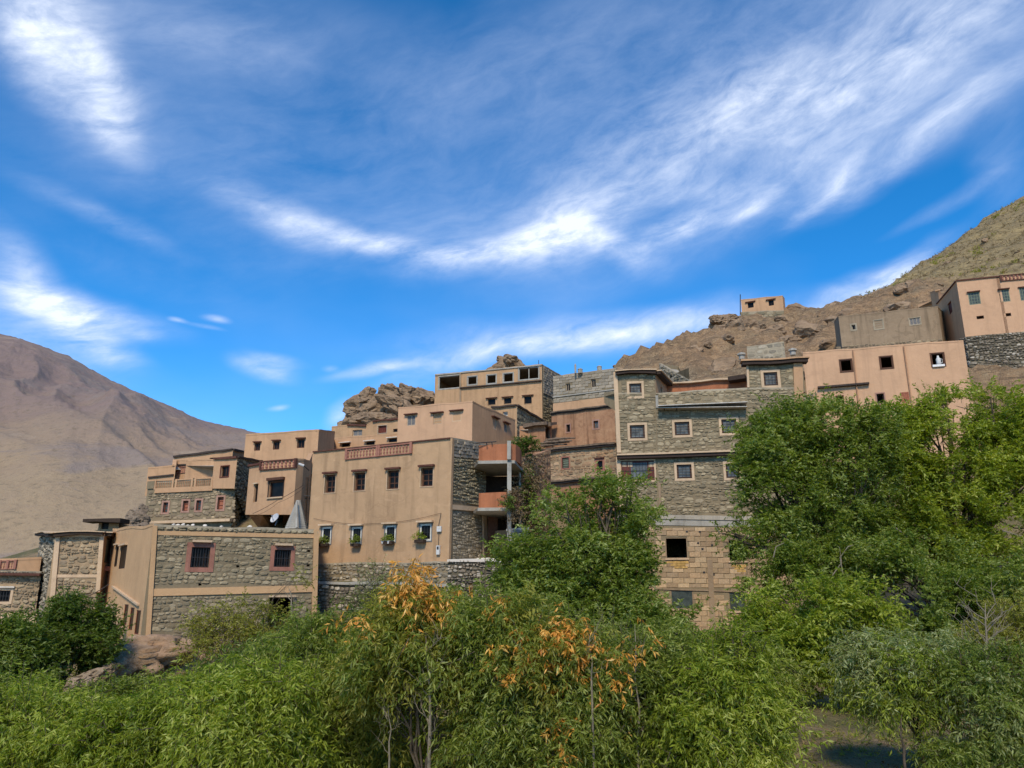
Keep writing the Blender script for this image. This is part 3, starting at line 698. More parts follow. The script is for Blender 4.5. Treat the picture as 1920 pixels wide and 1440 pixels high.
outcrop('craggy tan rock outcrop behind the village at the left end of the skyline', [
    (720,775,62,40,4),(665,800,38,30,2),(688,744,20,19,0),(700,765,36,30,0,-25),(740,742,34,24,0,15),(768,738,26,22,1),(795,752,34,26,2,20),(755,770,50,26,-2,25),
    (716,790,40,18,-4),(650,800,20,22,-2),(642,812,22,16,-3),(780,785,50,28,2),(835,770,45,26,6),(668,775,18,14,-3),(730,728,14,9,0),(700,800,60,22,-3),(760,795,60,20,0),(745,758,24,12,-4,30),(690,785,26,12,-5,10)], 96)
outcrop('rounded tan rock knoll rising above the roof of the unfinished top house', [
    (952,684,27,21,0),(932,694,26,17,-1,-15),(972,690,22,16,0,15),(915,706,24,16,0),(950,705,48,24,2),(990,700,20,15,0),(955,672,18,10,-2,10)], 104)
outcrop('dark low rock outcrop at the left end of the balustraded stone house', [
    (258,972,20,24,0,-30),(240,985,24,18,-1,-20),(268,955,10,12,1),(225,992,20,12,-1),(262,992,24,16,-2)], 54, 'rock_grey')
outcrop('big bulging brown boulders beneath the little hilltop hut', [
    (1358,604,26,15,0),(1342,598,16,11,-1),(1372,596,18,10,0,10),(1392,606,22,14,1),(1350,618,22,10,-2,-8),(1410,612,30,15,1),(1450,610,30,14,2),(1490,608,24,14,3),(1380,622,34,14,-2),(1335,612,10,8,0)], 118)
outcrop('smooth reddish brown boulder beneath the corner of the stone and ochre house', [
    (268,1234,76,36,0,-8),(215,1250,46,32,-1,-18),(330,1238,60,32,2),(290,1264,84,34,1),(360,1255,50,26,1)], 30.5, 'rock_red')
outcrop('pale sloping slab of rock left of the reddish boulder', [
    (168,1274,40,16,0,-26),(138,1288,28,14,-1,-22),(205,1262,26,16,1,-20)], 27, 'rock_pale')
outcrop('pale jumbled rocks below the slot windows of the ochre side wall', [
    (205,1150,16,20,0),(214,1185,16,18,0),(192,1165,14,14,-1)], 35.5, 'rock_pale')
rr = random.Random(5)
BM = []
for k in range(7):
    o = boulder((0, 0, -900), (1, 1, 1), 'rock', 'boulder', None, 400+k, 3, .5); BM.append(o.data); bpy.data.objects.remove(o)
cnt = 0
while cnt < 298:
    px = rr.uniform(1150, 1930); py = rr.uniform(420, 720)
    x = rr.uniform(10, 120); y = rr.uniform(64, 150)
    z = float(hbase(x, y)[0])
    rk_, g_ = masks(np.array([x]), np.array([y]), np.array([z]))
    if rk_[0] < .6 or rr.random() < g_[0]*.6: continue
    if z/y < .17: continue
    s_ = rr.choice([.4, .6, .9, 1.3, 2.0])*rr.uniform(.7, 1.3)*(1 if g_[0] < .5 else .6)
    o = bpy.data.objects.new('boulder', rr.choice(BM)); COL.objects.link(o); o.parent = ground
    o.location = (x, y, height(x, y)-.1*s_); o.scale = (s_*1.3, s_, s_*.75); o.rotation_euler = (rr.uniform(-.3, .3), rr.uniform(-.3, .3), rr.uniform(0, 6)); cnt += 1

# ============================================================ HOUSES
# ---- far left low house
h = House('stone_house', 'low stone house at the far left with a red railing on its roof terrace', 'house', [(-60,1070,41,1230),(78,1072,42,1230)], ['mortar_tan'], 7)
h.win(0, -8,1107,19,1128, 'wood_dark', grid=None, sur='pl_cream', sw=.12, lin='white_stucco', grille=(5,1)); h.win(0, 78-6,1097,77,1106, 'wood_dark', grid=None) if False else None
h.band(0, (-60,1073), (78,1075), 5, 'slate_red', 'eave', .35); h.band(0, (-60,1150), (70,1151), 17, 'pl_cream', 'band', .05); h.band(0, (-60,1166),(70,1167),3,'white_stucco','ledge',.3)
h.stones(0, 'stone_tan', .16, seed=11); h.finish('concrete')
h = House('roof_parapet', 'peach roof parapet with a small red railing above the low house at far left', 'parapet', [(-60,1050,42.5,1074),(33,1048,42.5,1074),(78,1046,43,1074)], ['pl_peach'], 4)
balustrade(h, 0, 2,1051,31,1050,17,6,'pl_red', posts=(0,.5,1)); h.finish()
# ---- left tower
h = House('stone_tower_house', 'tan stone tower house with cream bands and a flat pale eave, far left', 'house',
          [(78,1000,46,1215),(105,1000,40.5,1215),(196,1000,41,1215),(216,1000,43,1215)], ['mortar_dark','mortar_tan','pl_ochre'], 7)
h.post(1, (105,1001),(88,1200), 9, 'pl_cream'); h.post(1, (188,1001),(180,1110), 8, 'pl_cream'); h.band(1, (100,1077),(190,1077), 6, 'pl_cream')
h.band(1, (103,1001),(197,1001), 6, 'pl_cream', 'top_band')
h.win(2, 198,1009,212,1056, 'wood_red', grid=None, depth=.5); h.stones(1, 'stone_tan', .17, seed=12, indiv=200, reg=[(100,1200),(181,1200),(187,1008),(113,1008)]); h.stones(0, 'stone_grey', .2, seed=13)
for k in range(3): h.coping(k, 'pl_cream', .05, .42, .3, .07, 'eave_slab', ext=.1); h.coping(k, 'eave_wood', .14, .34, .3, 0, 'eave_soffit')
h.band(2, (196,1062),(214,1064), 8, 'brick_red', 'balcony_ledge', .5); h.finish()
h = House('roof_hut', 'tiny rooftop hut with a wide dark flat roof behind the stone tower house', 'hut', [(186,976,52,1000),(224,976,52,1000)], ['pl_ochre'], 3)
h.coping(0, 'eave_wood', .22, 1.0, .3, .05, 'eave', ext=.55); h.win(0, 190,978,204,992,'wood_dark',grid=None,depth=.8); h.finish(cop=False)

# ---- H1 ochre + stone house
h = House('stone_and_ochre_house', 'stone house with ochre plaster corner, two barred windows and reddish surrounds in the left foreground', 'house',
          [(212,992,42.5,1240),(288,985,34,1260),(598,994,37.5,1260)], ['pl_side','mortar'], 8)
H1 = h
h.post(1, (286,986),(270,1235), 9, 'pl_side', 'corner_pilaster'); h.post(1, (588,993),(582,1235), 9, 'pl_side', 'corner_pilaster')
h.band(1, (288,995),(597,1002), 8, 'pl_side', 'top_band'); h.band(1, (284,1104),(592,1097), 14, 'pl_side', 'floor_band', .06)
h.win(1, 358,1026,393,1064, 'wood_dark', grid=(4,1), sur='pl_red', sw=.2, lin='pl_cream', lo=.02, lh=.1, ld=.22, grille=(7,1), rec=.2)
h.win(1, 514,1031,545,1063, 'wood_dark', grid=(4,1), sur='pl_red', sw=.18, lin='pl_cream', lo=.02, lh=.1, ld=.22, grille=(7,1), rec=.2)
h.win(1, 503,1120,549,1185, 'wood_dark', pane='wood_dark', grid=None, lin='pl_cream', lo=.05, rec=.3, name='doorway', depth=.6, open_=True)
for c in ((446,1062),(375,1096),(579,1033),(578,1060)): h.hole(1, c[0]-3, c[1]-2, c[0]+3, c[1]+2)
h.stones(1, 'stone_olive', .155, indiv=300, seed=21, wr=(.9, 2.4), dp=(.015, .06), gap=.95, reg=[(288,1103),(586,1097),(588,1004),(294,1003)])
h.stones(1, 'stone_olive', .155, indiv=0, seed=22, wr=(.9, 2.4), dp=(.015, .06), gap=.95, reg=[(280,1232),(583,1232),(585,1111),(286,1119)])
h.win(0, 224,1024,236,1066, 'wood_dark', grid=None, lin='pl_cream', lo=.05, depth=.2, rec=.03); h.win(0, 215,1023,221,1062, 'wood_dark', grid=None, lin='pl_cream', lo=.03, depth=.2, rec=.03)
for a in ((231,1133,239,1172),(242,1139,250,1182),(253,1144,262,1190)): h.win(0, *a, 'wood_red', grid=None, depth=.2, rec=.03, fw=.05)
h.band(0, (214,1098),(262,1132), 3, 'pl_cream', 'stair_ledge', .12)
h.finish(cop=True)
# rubble row and pale stones on the parapet
f = h.faces[1]; a, b = f.hit(292,993), f.hit(597,1001)
it = rubble(((a[0],a[1]-.02),(b[0],b[1]-.02),(b[0],b[1]+.16),(a[0],a[1]+.16)), .15, [], 33, dp=(.05,.12)); place_pieces(f, it, h.root, 'stone_green', 0, 's', 'stone', 'parapet_rubble', 3)
for k, (px, py, r_) in enumerate([(325,984,4),(333,985,5),(343,984,5),(352,986,4),(362,985,4),(385,986,5),(468,988,6),(497,991,3),(415,988,4)]):
    v = P(px, py, 35.2+(px-288)*.011); o = boulder(v, (r_*.026, .1, r_*.018), 'white_stucco', 'loose_stone', h.root, k, 2, .4)

# ---- H2 stone house with balustrade (second row left)
h = House('balustraded_stone_house', 'stone house with a balustraded terrace and four small pinkish framed windows, second row at left', 'house',
          [(278,905,57,1010),(442,893,56,1010),(470,900,60,1010)], ['mortar','mortar_dark'], 7)
for a in ((306,942,315,961),(343,939,353,958),(368,938,377,957),(408,932,419,955)): h.win(0, *a, 'wood_red', 'pane_green' if a[0] in (306,368) else 'brick_red', grid=(1,3), sur='pl_pinkstone', sw=.13)
h.band(0, (292,916),(400,911), 9, 'pl_peach', 'terrace_band', .12); h.band(0, (286,978),(436,973), 5, 'pl_cream', 'base_ledge', .4)
balustrade(h, 0, 293,900,326,899,18,9,'pl_orange','pl_peach'); balustrade(h, 0, 332,899,362,897,18,9,'pl_orange','pl_peach'); balustrade(h, 0, 368,897,399,895,18,9,'pl_orange','pl_peach')
h.stones(0, 'stone_tan', .24, seed=41, indiv=260, reg=[(277,985),(442,980),(442,914),(278,922)], dp=(.03,.08)); h.stones(1, 'stone_green', .26, seed=42)
h.band(0, (278,903),(292,902), 14, 'mortar', 'terrace_end', .1); h.finish(roof_drop=1.5)
h = House('peach_terrace_room', 'peach room set back behind the balustraded terrace, with a dark coping line', 'house', [(278,877,62,930),(330,872,62,930),(331,862,63,930),(400,862,61,930)], ['pl_peach'], 5)
h.win(2, 359,888,373,900, 'wood_dark', 'pane_lace', grid=None); h.win(2, 395,884,400,897,'wood_dark',grid=None) if False else None
h.band(0, (279,894),(326,889), 3, 'slate', 'coping_line', .12); balustrade(h, 2, 333,876,352,874,12,6,'pl_red'); h.band(2, (332,871),(399,868), 2.5, 'slate', 'coping_line', .15); h.finish()
h = House('peach_upper_room', 'topmost peach storey with a row of small vents above the balustraded terrace', 'house', [(327,855,66,900),(437,842,64,900),(462,847,67,900)], ['pl_peach'], 5)
for a in ((336,864,345,871),(364,861,373,868),(393,858,403,865)): h.win(0, *a, 'wood_dark', 'pane_green', grid=None)
h.win(0, 384,865,387,868,'wood_dark',grid=None); h.coping(0, 'slate', .16, .15); h.coping(1, 'slate', .16, .15); h.finish(cop=False)
h = House('peach_corner_tower', 'peach corner tower with a brown window and green stone flank beside the balustraded terrace', 'house', [(402,860,56.2,916),(445,857,55.2,916),(490,864,60,1010)], ['pl_peach','mortar_dark'], 6)
h.win(0, 414,874,429,894, 'wood_brown', 'pane_dark', grid=(2,1), sur='wood_red', sw=.06); h.stones(1, 'stone_green', .26, seed=43, dp=(.03,.08)); h.coping(0, 'slate_red', .14, .14); h.coping(1, 'slate', .14, .14); h.finish(cop=False)

# ---- H3 peach houses
h = House('plain_peach_house', 'plain peach flat-roofed house with three dark lintelled windows against the sky', 'house', [(461,815,61,880),(598,805,60,890),(628,809,66,890)], ['pl_peach'], 8)
for a in ((477,830,488,845),(512,827,524,843),(557,823,571,840)): h.win(0, *a, 'wood_brown', 'pane_dark', grid=(2,1), lin='slate_red', lo=.1, ld=.2, fw=.09)
h.finish()
o = MB(); f = h.faces[0]; a = f.hit(548,845); 
h = House('curved_peach_house', 'peach house with a rounded corner, red cut-out balustrade and one wide window', 'house',
          [(468,873,54,965),(489,870,53.2,965),(557,860,51.5,965),(570,861,52.2,965),(580,864,54,970),(586,850,56,1000)], ['pl_peach','pl_peach','pl_peach','pl_peach','pl_peach'], 6)
h.win(1, 504,903,531,932, 'wood_brown', 'pane_dark', grid=None, sur='wood_dark', sw=.07, lin='wood_brown', lo=.1, lh=.18, ld=.22, sill='pl_cream')
h.win(0, 476,908,483,941, 'wood_dark', 'pane_dark', grid=None, lin='pl_cream', lo=.03)
balustrade(h, 1, 491,865,556,860,17,9,'pl_red','slate_red', d=.1)
h.coping(0, 'slate_red', .12, .15)
h.finish(roof_drop=.6)
h = House('recessed_ground_floor', 'shadowed ground floor set back beneath the curved peach house', 'house', [(489,962,56.5,1000),(590,960,56.5,1000)], ['pl_orange'], 3)
h.win(0, 500,966,530,990,'wood_dark',grid=None,depth=1.5,open_=True); h.finish(cop=False)
# corbel under curved house
c0 = thing('sloping_corbel', P(475,990,55), 'peach sloping corbel propping the overhang beside the satellite dish', 'corbel')
mb = MB(); a, b, c, d = P(466,965,54), P(492,966,53.4), P(508,990,56), P(486,992,56); back = Vector((0, 1.5, 0))
mb.hexa([d, c, c+back, d+back, a, b, b+back*2, a+back*2]); mb.build('corbel_block', 'pl_orange', c0)
# satellite dish
def dish(px, py, Y, r, label):
    t_ = thing('satellite_dish', P(px, py+r*1.3, Y), label, 'satellite dish'); c = P(px, py, Y); s_ = r*Y/1497
    mb = MB(); ax = Vector((-.45, -.75, .48)).normalized(); u = ax.cross(Vector((0, 0, 1))).normalized(); v = ax.cross(u)
    vs = [c-ax*.0]; fs = []
    for i in range(1, 5):
        q = i/4
        for j in range(20): t2 = 2*math.pi*j/20; vs.append(c+(u*math.cos(t2)+v*math.sin(t2)*1.05)*s_*q+ax*(q*q*.25*s_))
    for j in range(20): fs.append((0, 1+j, 1+(j+1) % 20))
    for i in range(3):
        for j in range(20): k = 1+i*20; fs.append((k+j, k+20+j, k+20+(j+1) % 20, k+(j+1) % 20))
    mb.add(vs, fs); mb.add([Vector(v_)-ax*.03 for v_ in vs], [f_[::-1] for f_ in fs]); mb.build('reflector', 'dish', t_, smooth=True)
    mb = MB(); mb.tube([c-v*s_*-.9, c+ax*s_*.9], .02); mb.tube([c+ax*s_*.85, c+ax*s_*1.05], .05); mb.build('feed_arm', 'metal_grey', t_)
    mb = MB(); mb.tube([c-ax*.02, c-ax*.2, P(px, py+r*1.4, Y)], .035); mb.build('mast', 'metal_grey', t_)
dish(516,972,52,9.5,'grey satellite dish in the shadow under the curved peach house')
# stepped concrete cone
t_ = thing('concrete_cone', P(556,990,44), 'grey stepped concrete cone standing behind the ochre house roof', 'cone')
mb = MB(); B0 = P(556,992,44); T0 = P(557,938,44); nst = 13
for k in range(nst):
    q0, q1 = k/nst, (k+1)/nst; r0 = (22.5*(1-q0)+3.5*q0)*44/1497
    z0, z1 = B0.z+(T0.z-B0.z)*q0, B0.z+(T0.z-B0.z)*q1; m = 8
    vs = [(B0.x+r0*math.cos(2*math.pi*(j+.5)/m), B0.y+r0*math.sin(2*math.pi*(j+.5)/m), z) for z in (z0, z1) for j in range(m)]
    r1 = r0*.97
    vs = [(x if i < m else B0.x+(x-B0.x)*.9, y if i < m else B0.y+(y-B0.y)*.9, z) for i, (x, y, z) in enumerate(vs)]
    mb.add(vs, [(j, (j+1) % m, m+(j+1) % m, m+j) for j in range(m)]+[tuple(m+j for j in range(m))])
mb.build('cone_body', 'concrete', t_)
mb = MB(); a_ = P(553,960,42.9); mb.tube([P(557,940,43.6), P(557,990,42.6)], [.05,.09], 4); mb.build('front_rib', 'concrete', t_)

# ---- H4 main plaster house
h = House('main_plaster_house', 'large tan plaster house with two rows of four windows and a red balustrade', 'house',
          [(588,847,43.5,1060),(845,821,40,1056),(912,834,44,1056)], ['pl_house','mortar'], 8); H4 = h
for a in ((609,890,629,924),(664,886,685,920),(726,882,748,917),(789,877,812,912)):
    h.win(0, *a, 'wood_brown', 'pane_dark', grid=(2,3), lin='slate_red', lo=.1, lh=.1, ld=.2, fw=.09, rec=.17, sur='pl_cream', sw=.035)
for k, a in enumerate(((603,988,621,1020),(659,988,678,1020),(722,985,742,1016),(787,982,809,1014))):
    w_ = h.win(0, *a, 'frame_white', 'pane_dark', grid=None, lin='pl_cream', lo=.12, lh=.09, ld=.24, fw=.09, rec=.02, sur='grey_shutter', sw=.05, grille=(4,1))
h.band(0, (588,846.5),(845,820.5), 2, 'slate_red', 'coping_line', .1)
balustrade(h, 0, 651,842,709,836,20,10,'pl_red', d=.06); balustrade(h, 0, 712,836,772,830,20,10,'pl_red', d=.06)
# right flank: light blocks, dark rubble, beam, pale rubble
h.post(1, (845,822),(838,1056), 4, 'pl_house', 'corner_pilaster'); h.band(1, (845,946),(912,952), 9, 'pl_cream', 'floor_beam', .08)
h.post(1, (903,953),(905,1050), 7, 'pl_cream', 'door_jamb')
ex = list(h.faces[1].ex)
h.stones(1, 'block_grey', .19, seed=51, reg=[(849,857),(909,862),(909,835),(849,825)], block=True, bw=.42, indiv=80)
h.stones(1, 'stone_green', .15, seed=52, reg=[(849,945),(909,949),(909,864),(849,859)], dp=(.05,.12)); h.stones(1, 'stone_grey', .14, seed=53, reg=[(849,1049),(904,1046),(904,958),(849,957)], dp=(.02,.05))
h.finish()
# meter boxes
for (x0,y0,x1,y1,lb) in ((821,987,829,997,'small white electric box high on the main plaster house near its right corner'),(820,1023,826,1040,'tall narrow white meter box low on the main plaster house near its right corner')):
    f = h.faces[0]; r_ = f.rect(x0,y0,x1,y1); c = f.P((r_[0]+r_[2])/2, r_[1]); t_ = thing('meter_box', c, lb, 'meter box')
    mb = MB(); f.box(mb, r_[0], r_[1], r_[2], r_[3], .01, .13); mb.build('case', 'white_paint', t_)
    mb = MB(); f.box(mb, r_[0]+.04, r_[1]+(r_[3]-r_[1])*.55, r_[2]-.04, r_[3]-.05, .128, .137); mb.build('meter_dial', 'iron' if y1-y0 > 12 else 'frame_white', t_)
def cable(name_, label, pts, sag, r=.012, mat='cable'):
    mb = MB()
    for a, b in zip(pts[:-1], pts[1:]):
        mb.tube([a.lerp(b, q/10)-Vector((0, 0, sag*4*(q/10)*(1-q/10))) for q in range(11)], r, 4)
    o = mb.build(name_, mat, None, pts[0]); prop(o, label, 'cable')
f = H4.faces[0]
def on(f_, px, py, d=.06): u, z = f_.hit(px, py); return f_.P(u, z, d)
cable('cable', 'thin cable drooping across the main plaster house between its window rows', [on(f,589,972), on(f,700,982), on(f,828,962)], .12, .009)
cable('cable', 'short dark cable dropping down to the white meter boxes', [on(f,828,962), on(f,823,987)], 0, .012); cable('cable','short dark cable joining the two white boxes',[on(f,824,997), on(f,823,1023)],0,.012)
cable('cable', 'upper of two dark cables crossing the front of the curved peach house', [P(474,963,52.5), P(520,938,51), P(568,910,50.8)], .05, .016)
cable('cable', 'lower of two dark cables crossing the front of the curved peach house', [P(480,966,52.5), P(522,942,51), P(570,914,50.8)], .12, .009)
cable('cable', 'black cable sagging from the ochre house over the bushes at the left edge', [P(30,1170,38), P(95,1140,38), P(205,1095,40)], .2, .02)
# tall brown pipe/shutter in the gap left of main house
t_ = thing('rolled_shutter', P(577,985,46), 'tall brown rolled shutter leaning in the gap left of the main plaster house', 'shutter')
mb = MB(); mb.tube([P(571,982,46), P(576,895,46)], .09, 8); mb.tube([P(578,980,46), P(583,893,46)], .07, 8); mb.build('roll', 'eave_wood', t_)
mb = MB(); mb.tube([P(570,930,45.8), P(582,930,45.8)], .03); mb.build('tie', 'iron', t_)

# ---- balcony stack
t_ = thing('balcony_bay', P(935,1045,41), 'open concrete balcony bay with terracotta parapets and black recesses, right of the main plaster house', 'balcony'); BAY = t_
Yb = 41.0
def barc(py0, py1, mat, nm, r=None):
    # front straight then rounded corner to the right
    pts = [(898,Yb+.4),(930,Yb),(955,Yb-.2),(967,Yb+.1),(975,Yb+1.0),(978,Yb+2.4)]
    mb = MB(); outer = []
    for px, Y in pts: outer.append((P(px, py0, Y), P(px, py1, Y)))
    z0 = outer[1][1].z; z1 = outer[1][0].z
    for i in range(len(outer)-1):
        a, b = outer[i][0], outer[i+1][0]; d = (b-a); d.z = 0; d.normalize(); n = Vector((d.y, -d.x, 0))*-.14
        mb.hexa([(a.x,a.y,z0),(b.x,b.y,z0),(b.x+n.x,b.y+n.y,z0),(a.x+n.x,a.y+n.y,z0),(a.x,a.y,z1),(b.x,b.y,z1),(b.x+n.x,b.y+n.y,z1),(a.x+n.x,a.y+n.y,z1)])
    return mb.build(nm, mat, BAY), z0, z1
_, z0a, z1a = barc(833,864,'terracotta','upper_parapet'); _, z0b, z1b = barc(923,952,'terracotta','lower_parapet')
def slab(zc, th, mat='concrete', ext=0):
    a = P(897,900,Yb+.4); b = P(979,900,Yb+.3); mb = MB()
    mb.hexa([(a.x,a.y-.45,zc),(b.x-.4,b.y-.55,zc),(b.x+.3,b.y+4,zc),(a.x-1,a.y+4.5,zc),(a.x,a.y-.45,zc+th),(b.x-.4,b.y-.55,zc+th),(b.x+.3,b.y+4,zc+th),(a.x-1,a.y+4.5,zc+th)]); mb.build('floor_slab', mat, BAY)
slab(z0a-.17,.165); slab(z0b-.17,.165); slab(P(930,1046,Yb).z-.16,.16,'white_stucco')
zf = P(930,1046,Yb).z
for px, nm in ((951,'corner_column'),):
    a = P(px,950,Yb-.1); mb = MB(); mb.hexa([(a.x+dx,a.y+dy,z) for z in (zf, z0a-.17) for dx, dy in ((0,-.42),(.22,-.42),(.22,-.2),(0,-.2))]); mb.build(nm, 'concrete', BAY)
a = P(951,850,Yb-.1); mb = MB(); mb.hexa([(a.x+dx,a.y+dy,z) for z in (z0a, z1a+.1) for dx, dy in ((0,-.42),(.2,-.42),(.2,-.2),(0,-.2))]); mb.build('corner_column', 'concrete', BAY)
a = P(975,950,Yb+2.6); mb = MB(); mb.tube([(a.x,a.y,zf),(a.x,a.y,z0a-.17)], .07, 8); mb.build('thin_column', 'concrete', BAY)
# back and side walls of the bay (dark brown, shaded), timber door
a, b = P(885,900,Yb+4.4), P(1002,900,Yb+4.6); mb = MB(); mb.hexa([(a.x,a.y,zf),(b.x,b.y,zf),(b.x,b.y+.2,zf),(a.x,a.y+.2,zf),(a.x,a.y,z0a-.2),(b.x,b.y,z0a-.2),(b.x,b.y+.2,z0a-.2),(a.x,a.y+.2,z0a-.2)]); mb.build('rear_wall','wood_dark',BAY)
a, b = P(972,900,Yb+.2), P(980,900,Yb+4.4); mb = MB(); z1_ = P(970,957,Yb+.2).z
a, b = P(915,1000,Yb+2.0), P(933,1000,Yb+2.4); mb = MB(); mb.hexa([(a.x,a.y,zf),(b.x,b.y,zf),(b.x,b.y+.08,zf),(a.x,a.y+.08,zf),(a.x,a.y,zf+2.3),(b.x,b.y,zf+2.3),(b.x,b.y+.08,zf+2.3),(a.x,a.y+.08,zf+2.3)]); mb.build('timber_door','wood_brown',BAY)
mb = MB(); mb.tube([P(889,831,Yb+.2), P(931,828,Yb)], .03); mb.tube([P(912,829,Yb), P(913,834,Yb)], .03); mb.tube([P(922,829,Yb), P(923,834,Yb)], .03); mb.build('rail', 'iron', BAY)
h = House('grey_block_wall', 'grey concrete block wall beside the dark doorway under the balconies', 'wall', [(957,993,40.6,1048),(990,991,41.6,1048)], ['mortar'], 3)
h.stones(0, 'block_blue', .2, seed=61, block=True, bw=.42, indiv=300); h.coping(0, 'white_stucco', .12, .08); h.finish(cop=False)
h = House('rough_mud_wall', 'rough brown mud wall in the shade right of the balconies, behind climbing vines', 'wall', [(974,860,45,1060),(1032,845,50,1060)], ['pl_orange'], 3); h.stones(0,'stone_orange',.3,seed=64,dp=(.02,.07)); h.finish()
# terrace slab and dry stone retaining walls
h = House('retaining_wall', 'dry stone retaining wall with a white slab top below the dark doorway', 'wall', [(840,1050,39.4,1140),(910,1050,38.8,1140),(1012,1051,39.6,1140)], ['mortar_dark'], 4)
for k in (0, 1): h.coping(k, 'white_stucco', .12, .12, 3.0, .06, 'slab_edge')
h.stones(0, 'stone_dry', .13, seed=62, indiv=0, dp=(.06,.16)); h.stones(1, 'stone_dry', .13, seed=63, indiv=300, dp=(.06,.16)); h.finish(cop=False)
h = House('foundation_wall', 'low stone foundation wall under the main plaster house', 'wall', [(596,1057,43.2,1100),(842,1054,39.7,1100)], ['mortar'], 1.5)
h.stones(0, 'stone_grey', .18, seed=65, indiv=300, dp=(.04,.1)); h.finish()
h = House('lower_terrace_wall', 'long lower terrace wall of rubble with a pale ledge, behind the orange-tipped tree', 'wall', [(592,1092,39.5,1190),(842,1096,38.6,1190)], ['mortar_dark'], 3.5)
h.coping(0, 'concrete', .14, .12, 3.2, .05, 'path_slab'); h.stones(0, 'stone_dry', .16, seed=66, dp=(.05,.14)); h.finish(cop=False)
# flower boxes on main house windows
def flower_box(px0, px1, pt, pb, label, seed):
    f = H4.faces[0]; r_ = f.rect(px0, pt, px1, pb); t_ = thing('flower_box', f.P((r_[0]+r_[2])/2, r_[1], .2), label, 'flower box', 'flower boxes under the lower windows')
    mb = MB(); f.box(mb, r_[0], r_[1], r_[2], r_[1]+.16, .06, .34); mb.build('trough', 'eave_wood', t_); return t_, f, r_
FB = [flower_box(602,619,1008,1025,'flower box under the leftmost lower window of the main plaster house',1), flower_box(664,678,1010,1025,'narrow flower box under the second lower window from the left of the main plaster house',2),
      flower_box(723,741,1004,1021,'flower box with white pots under the third lower window of the main plaster house',3), flower_box(783,800,1000,1018,'bushy flower box under the rightmost lower window of the main plaster house',4)]

# ---- H5 small upper row
h = House('low_tan_house', 'low tan houses with small shuttered windows directly below the rock outcrop', 'house', [(622,800,77,860),(652,797,76,860),(687,797,75.4,860),(700,790,75.2,860),(748,784,74,860)], ['pl_ochre'], 5)
h.win(1, 661,806,679,817, 'wood_pale', 'grey_shutter', grid=(2,1)); h.win(3, 709,798,725,812, 'wood_red', 'wood_red', grid=(4,1), sur='wood_pale', sw=.06); h.win(3, 737,804,746,810,'wood_dark',grid=None)
h.coping(1, 'slate_red', .15, .2); h.coping(3, 'slate_red', .15, .2); h.finish()
h = House('low_tan_front_house', 'front low tan wall with three hooded slots above the red balustrade', 'house', [(622,822,70,880),(748,812,67,880)], ['pl_peach'], 4)
for a in ((640,831,656,838),(686,828,702,835),(729,822,745,829)): h.win(0, *a, 'wood_dark', grid=None, lin='white_stucco', lo=.12, ld=.3)
h.finish()
# ---- H6
h = House('peach_upper_house', 'peach upper house with grey shuttered and bricked-up windows behind the main plaster house', 'house', [(747,765,62,860),(886,753,59.5,860),(966,787,67.5,860)], ['pl_pink','pl_peach'], 9)
h.win(0, 763,778,779,798, 'wood_pale', 'grey_shutter', grid=(2,1), lin='slate_red', lo=.2, ld=.25, rec=.05)
h.win(0, 812,775,828,795, 'wood_pale', 'pl_ochre', grid=(1,3), lin='slate_red', lo=.2, ld=.25, rec=.1); h.win(0, 848,771,865,790, 'pl_cream', 'pl_peach', grid=None, lin='slate_red', lo=.2, ld=.25, rec=.02, name='blocked_window')
h.win(1, 924,784,931,805, 'wood_pale', 'pl_pink', grid=(2,1), lin='slate_red', lo=.3, ld=.25, rec=.05); h.win(1, 945,794,951,811, 'wood_pale', 'grey_shutter', grid=(2,1), lin='slate_red', lo=.3, ld=.25, rec=.05)
h.finish()
h = House('tan_attic_room', 'small tan attic room with a dark coping between the peach house and the unfinished top house', 'house', [(922,763,71,830),(969,760,70,830),(1018,789,78,830)], ['pl_ochre','mortar'], 3)
h.coping(0, 'slate', .18, .2); h.coping(1, 'slate', .18, .2); h.stones(1, 'stone_green', .3, seed=71); h.win(0,943,772,952,780,'frame_white','pane_curtain',grid=None); h.finish(cop=False)
# ---- H7 unfinished top house
h = House('unfinished_top_house', 'unfinished flat-roofed house with black empty openings along its top floor on the skyline', 'house', [(816,702,92,800),(1016,683,87.5,810),(1054,705,95,810)], ['pl_ochre','mortar'], 8)
for a in ((823,705,863,728),(877,706,894,721),(913,703,930,719),(944,700,962,716),(973,689,1010,711)):
    h.win(0, *a, 'concrete', None, grid=(2,1) if a[0] == 973 else None, open_=True, depth=.3, barw=.1, sur='concrete', sw=.12, rec=.05)
for a in ((915,748,929,759),(945,746,959,757),(983,743,997,757)): h.win(0, *a, 'wood_dark', grid=None, lin='slate_red', lo=.25, ld=.25, sur='pl_ochre', sw=.05)
h.win(0, 873,757,890,762, 'wood_dark', grid=None, lin='slate_red', lo=.2)
h.band(0, (863,727),(1016,713), 2, 'slate', 'floor_edge', .25)
h.post(0, (862,700),(862,760), 3, 'pl_mud', 'pipe', .1); h.band(0, (816,702.5),(1016,683.5), 2, 'concrete', 'roof_edge', .12)
h.stones(1, 'block_grey', .3, seed=72, reg=[(1019,738),(1052,752),(1052,708),(1019,687)], block=True, bw=.6, indiv=100); h.stones(1, 'stone_green', .3, seed=73, reg=[(1019,800),(1052,800),(1052,756),(1019,742)])
h.finish()
mb = MB(); mb.tube([P(1010,683,88), P(1010,675,88)], .04, 5); 
prop(mb.build('iron_rod', 'iron', None, P(1010,683,88)), 'thin iron rod sticking up from the unfinished top house roof corner', 'rod')
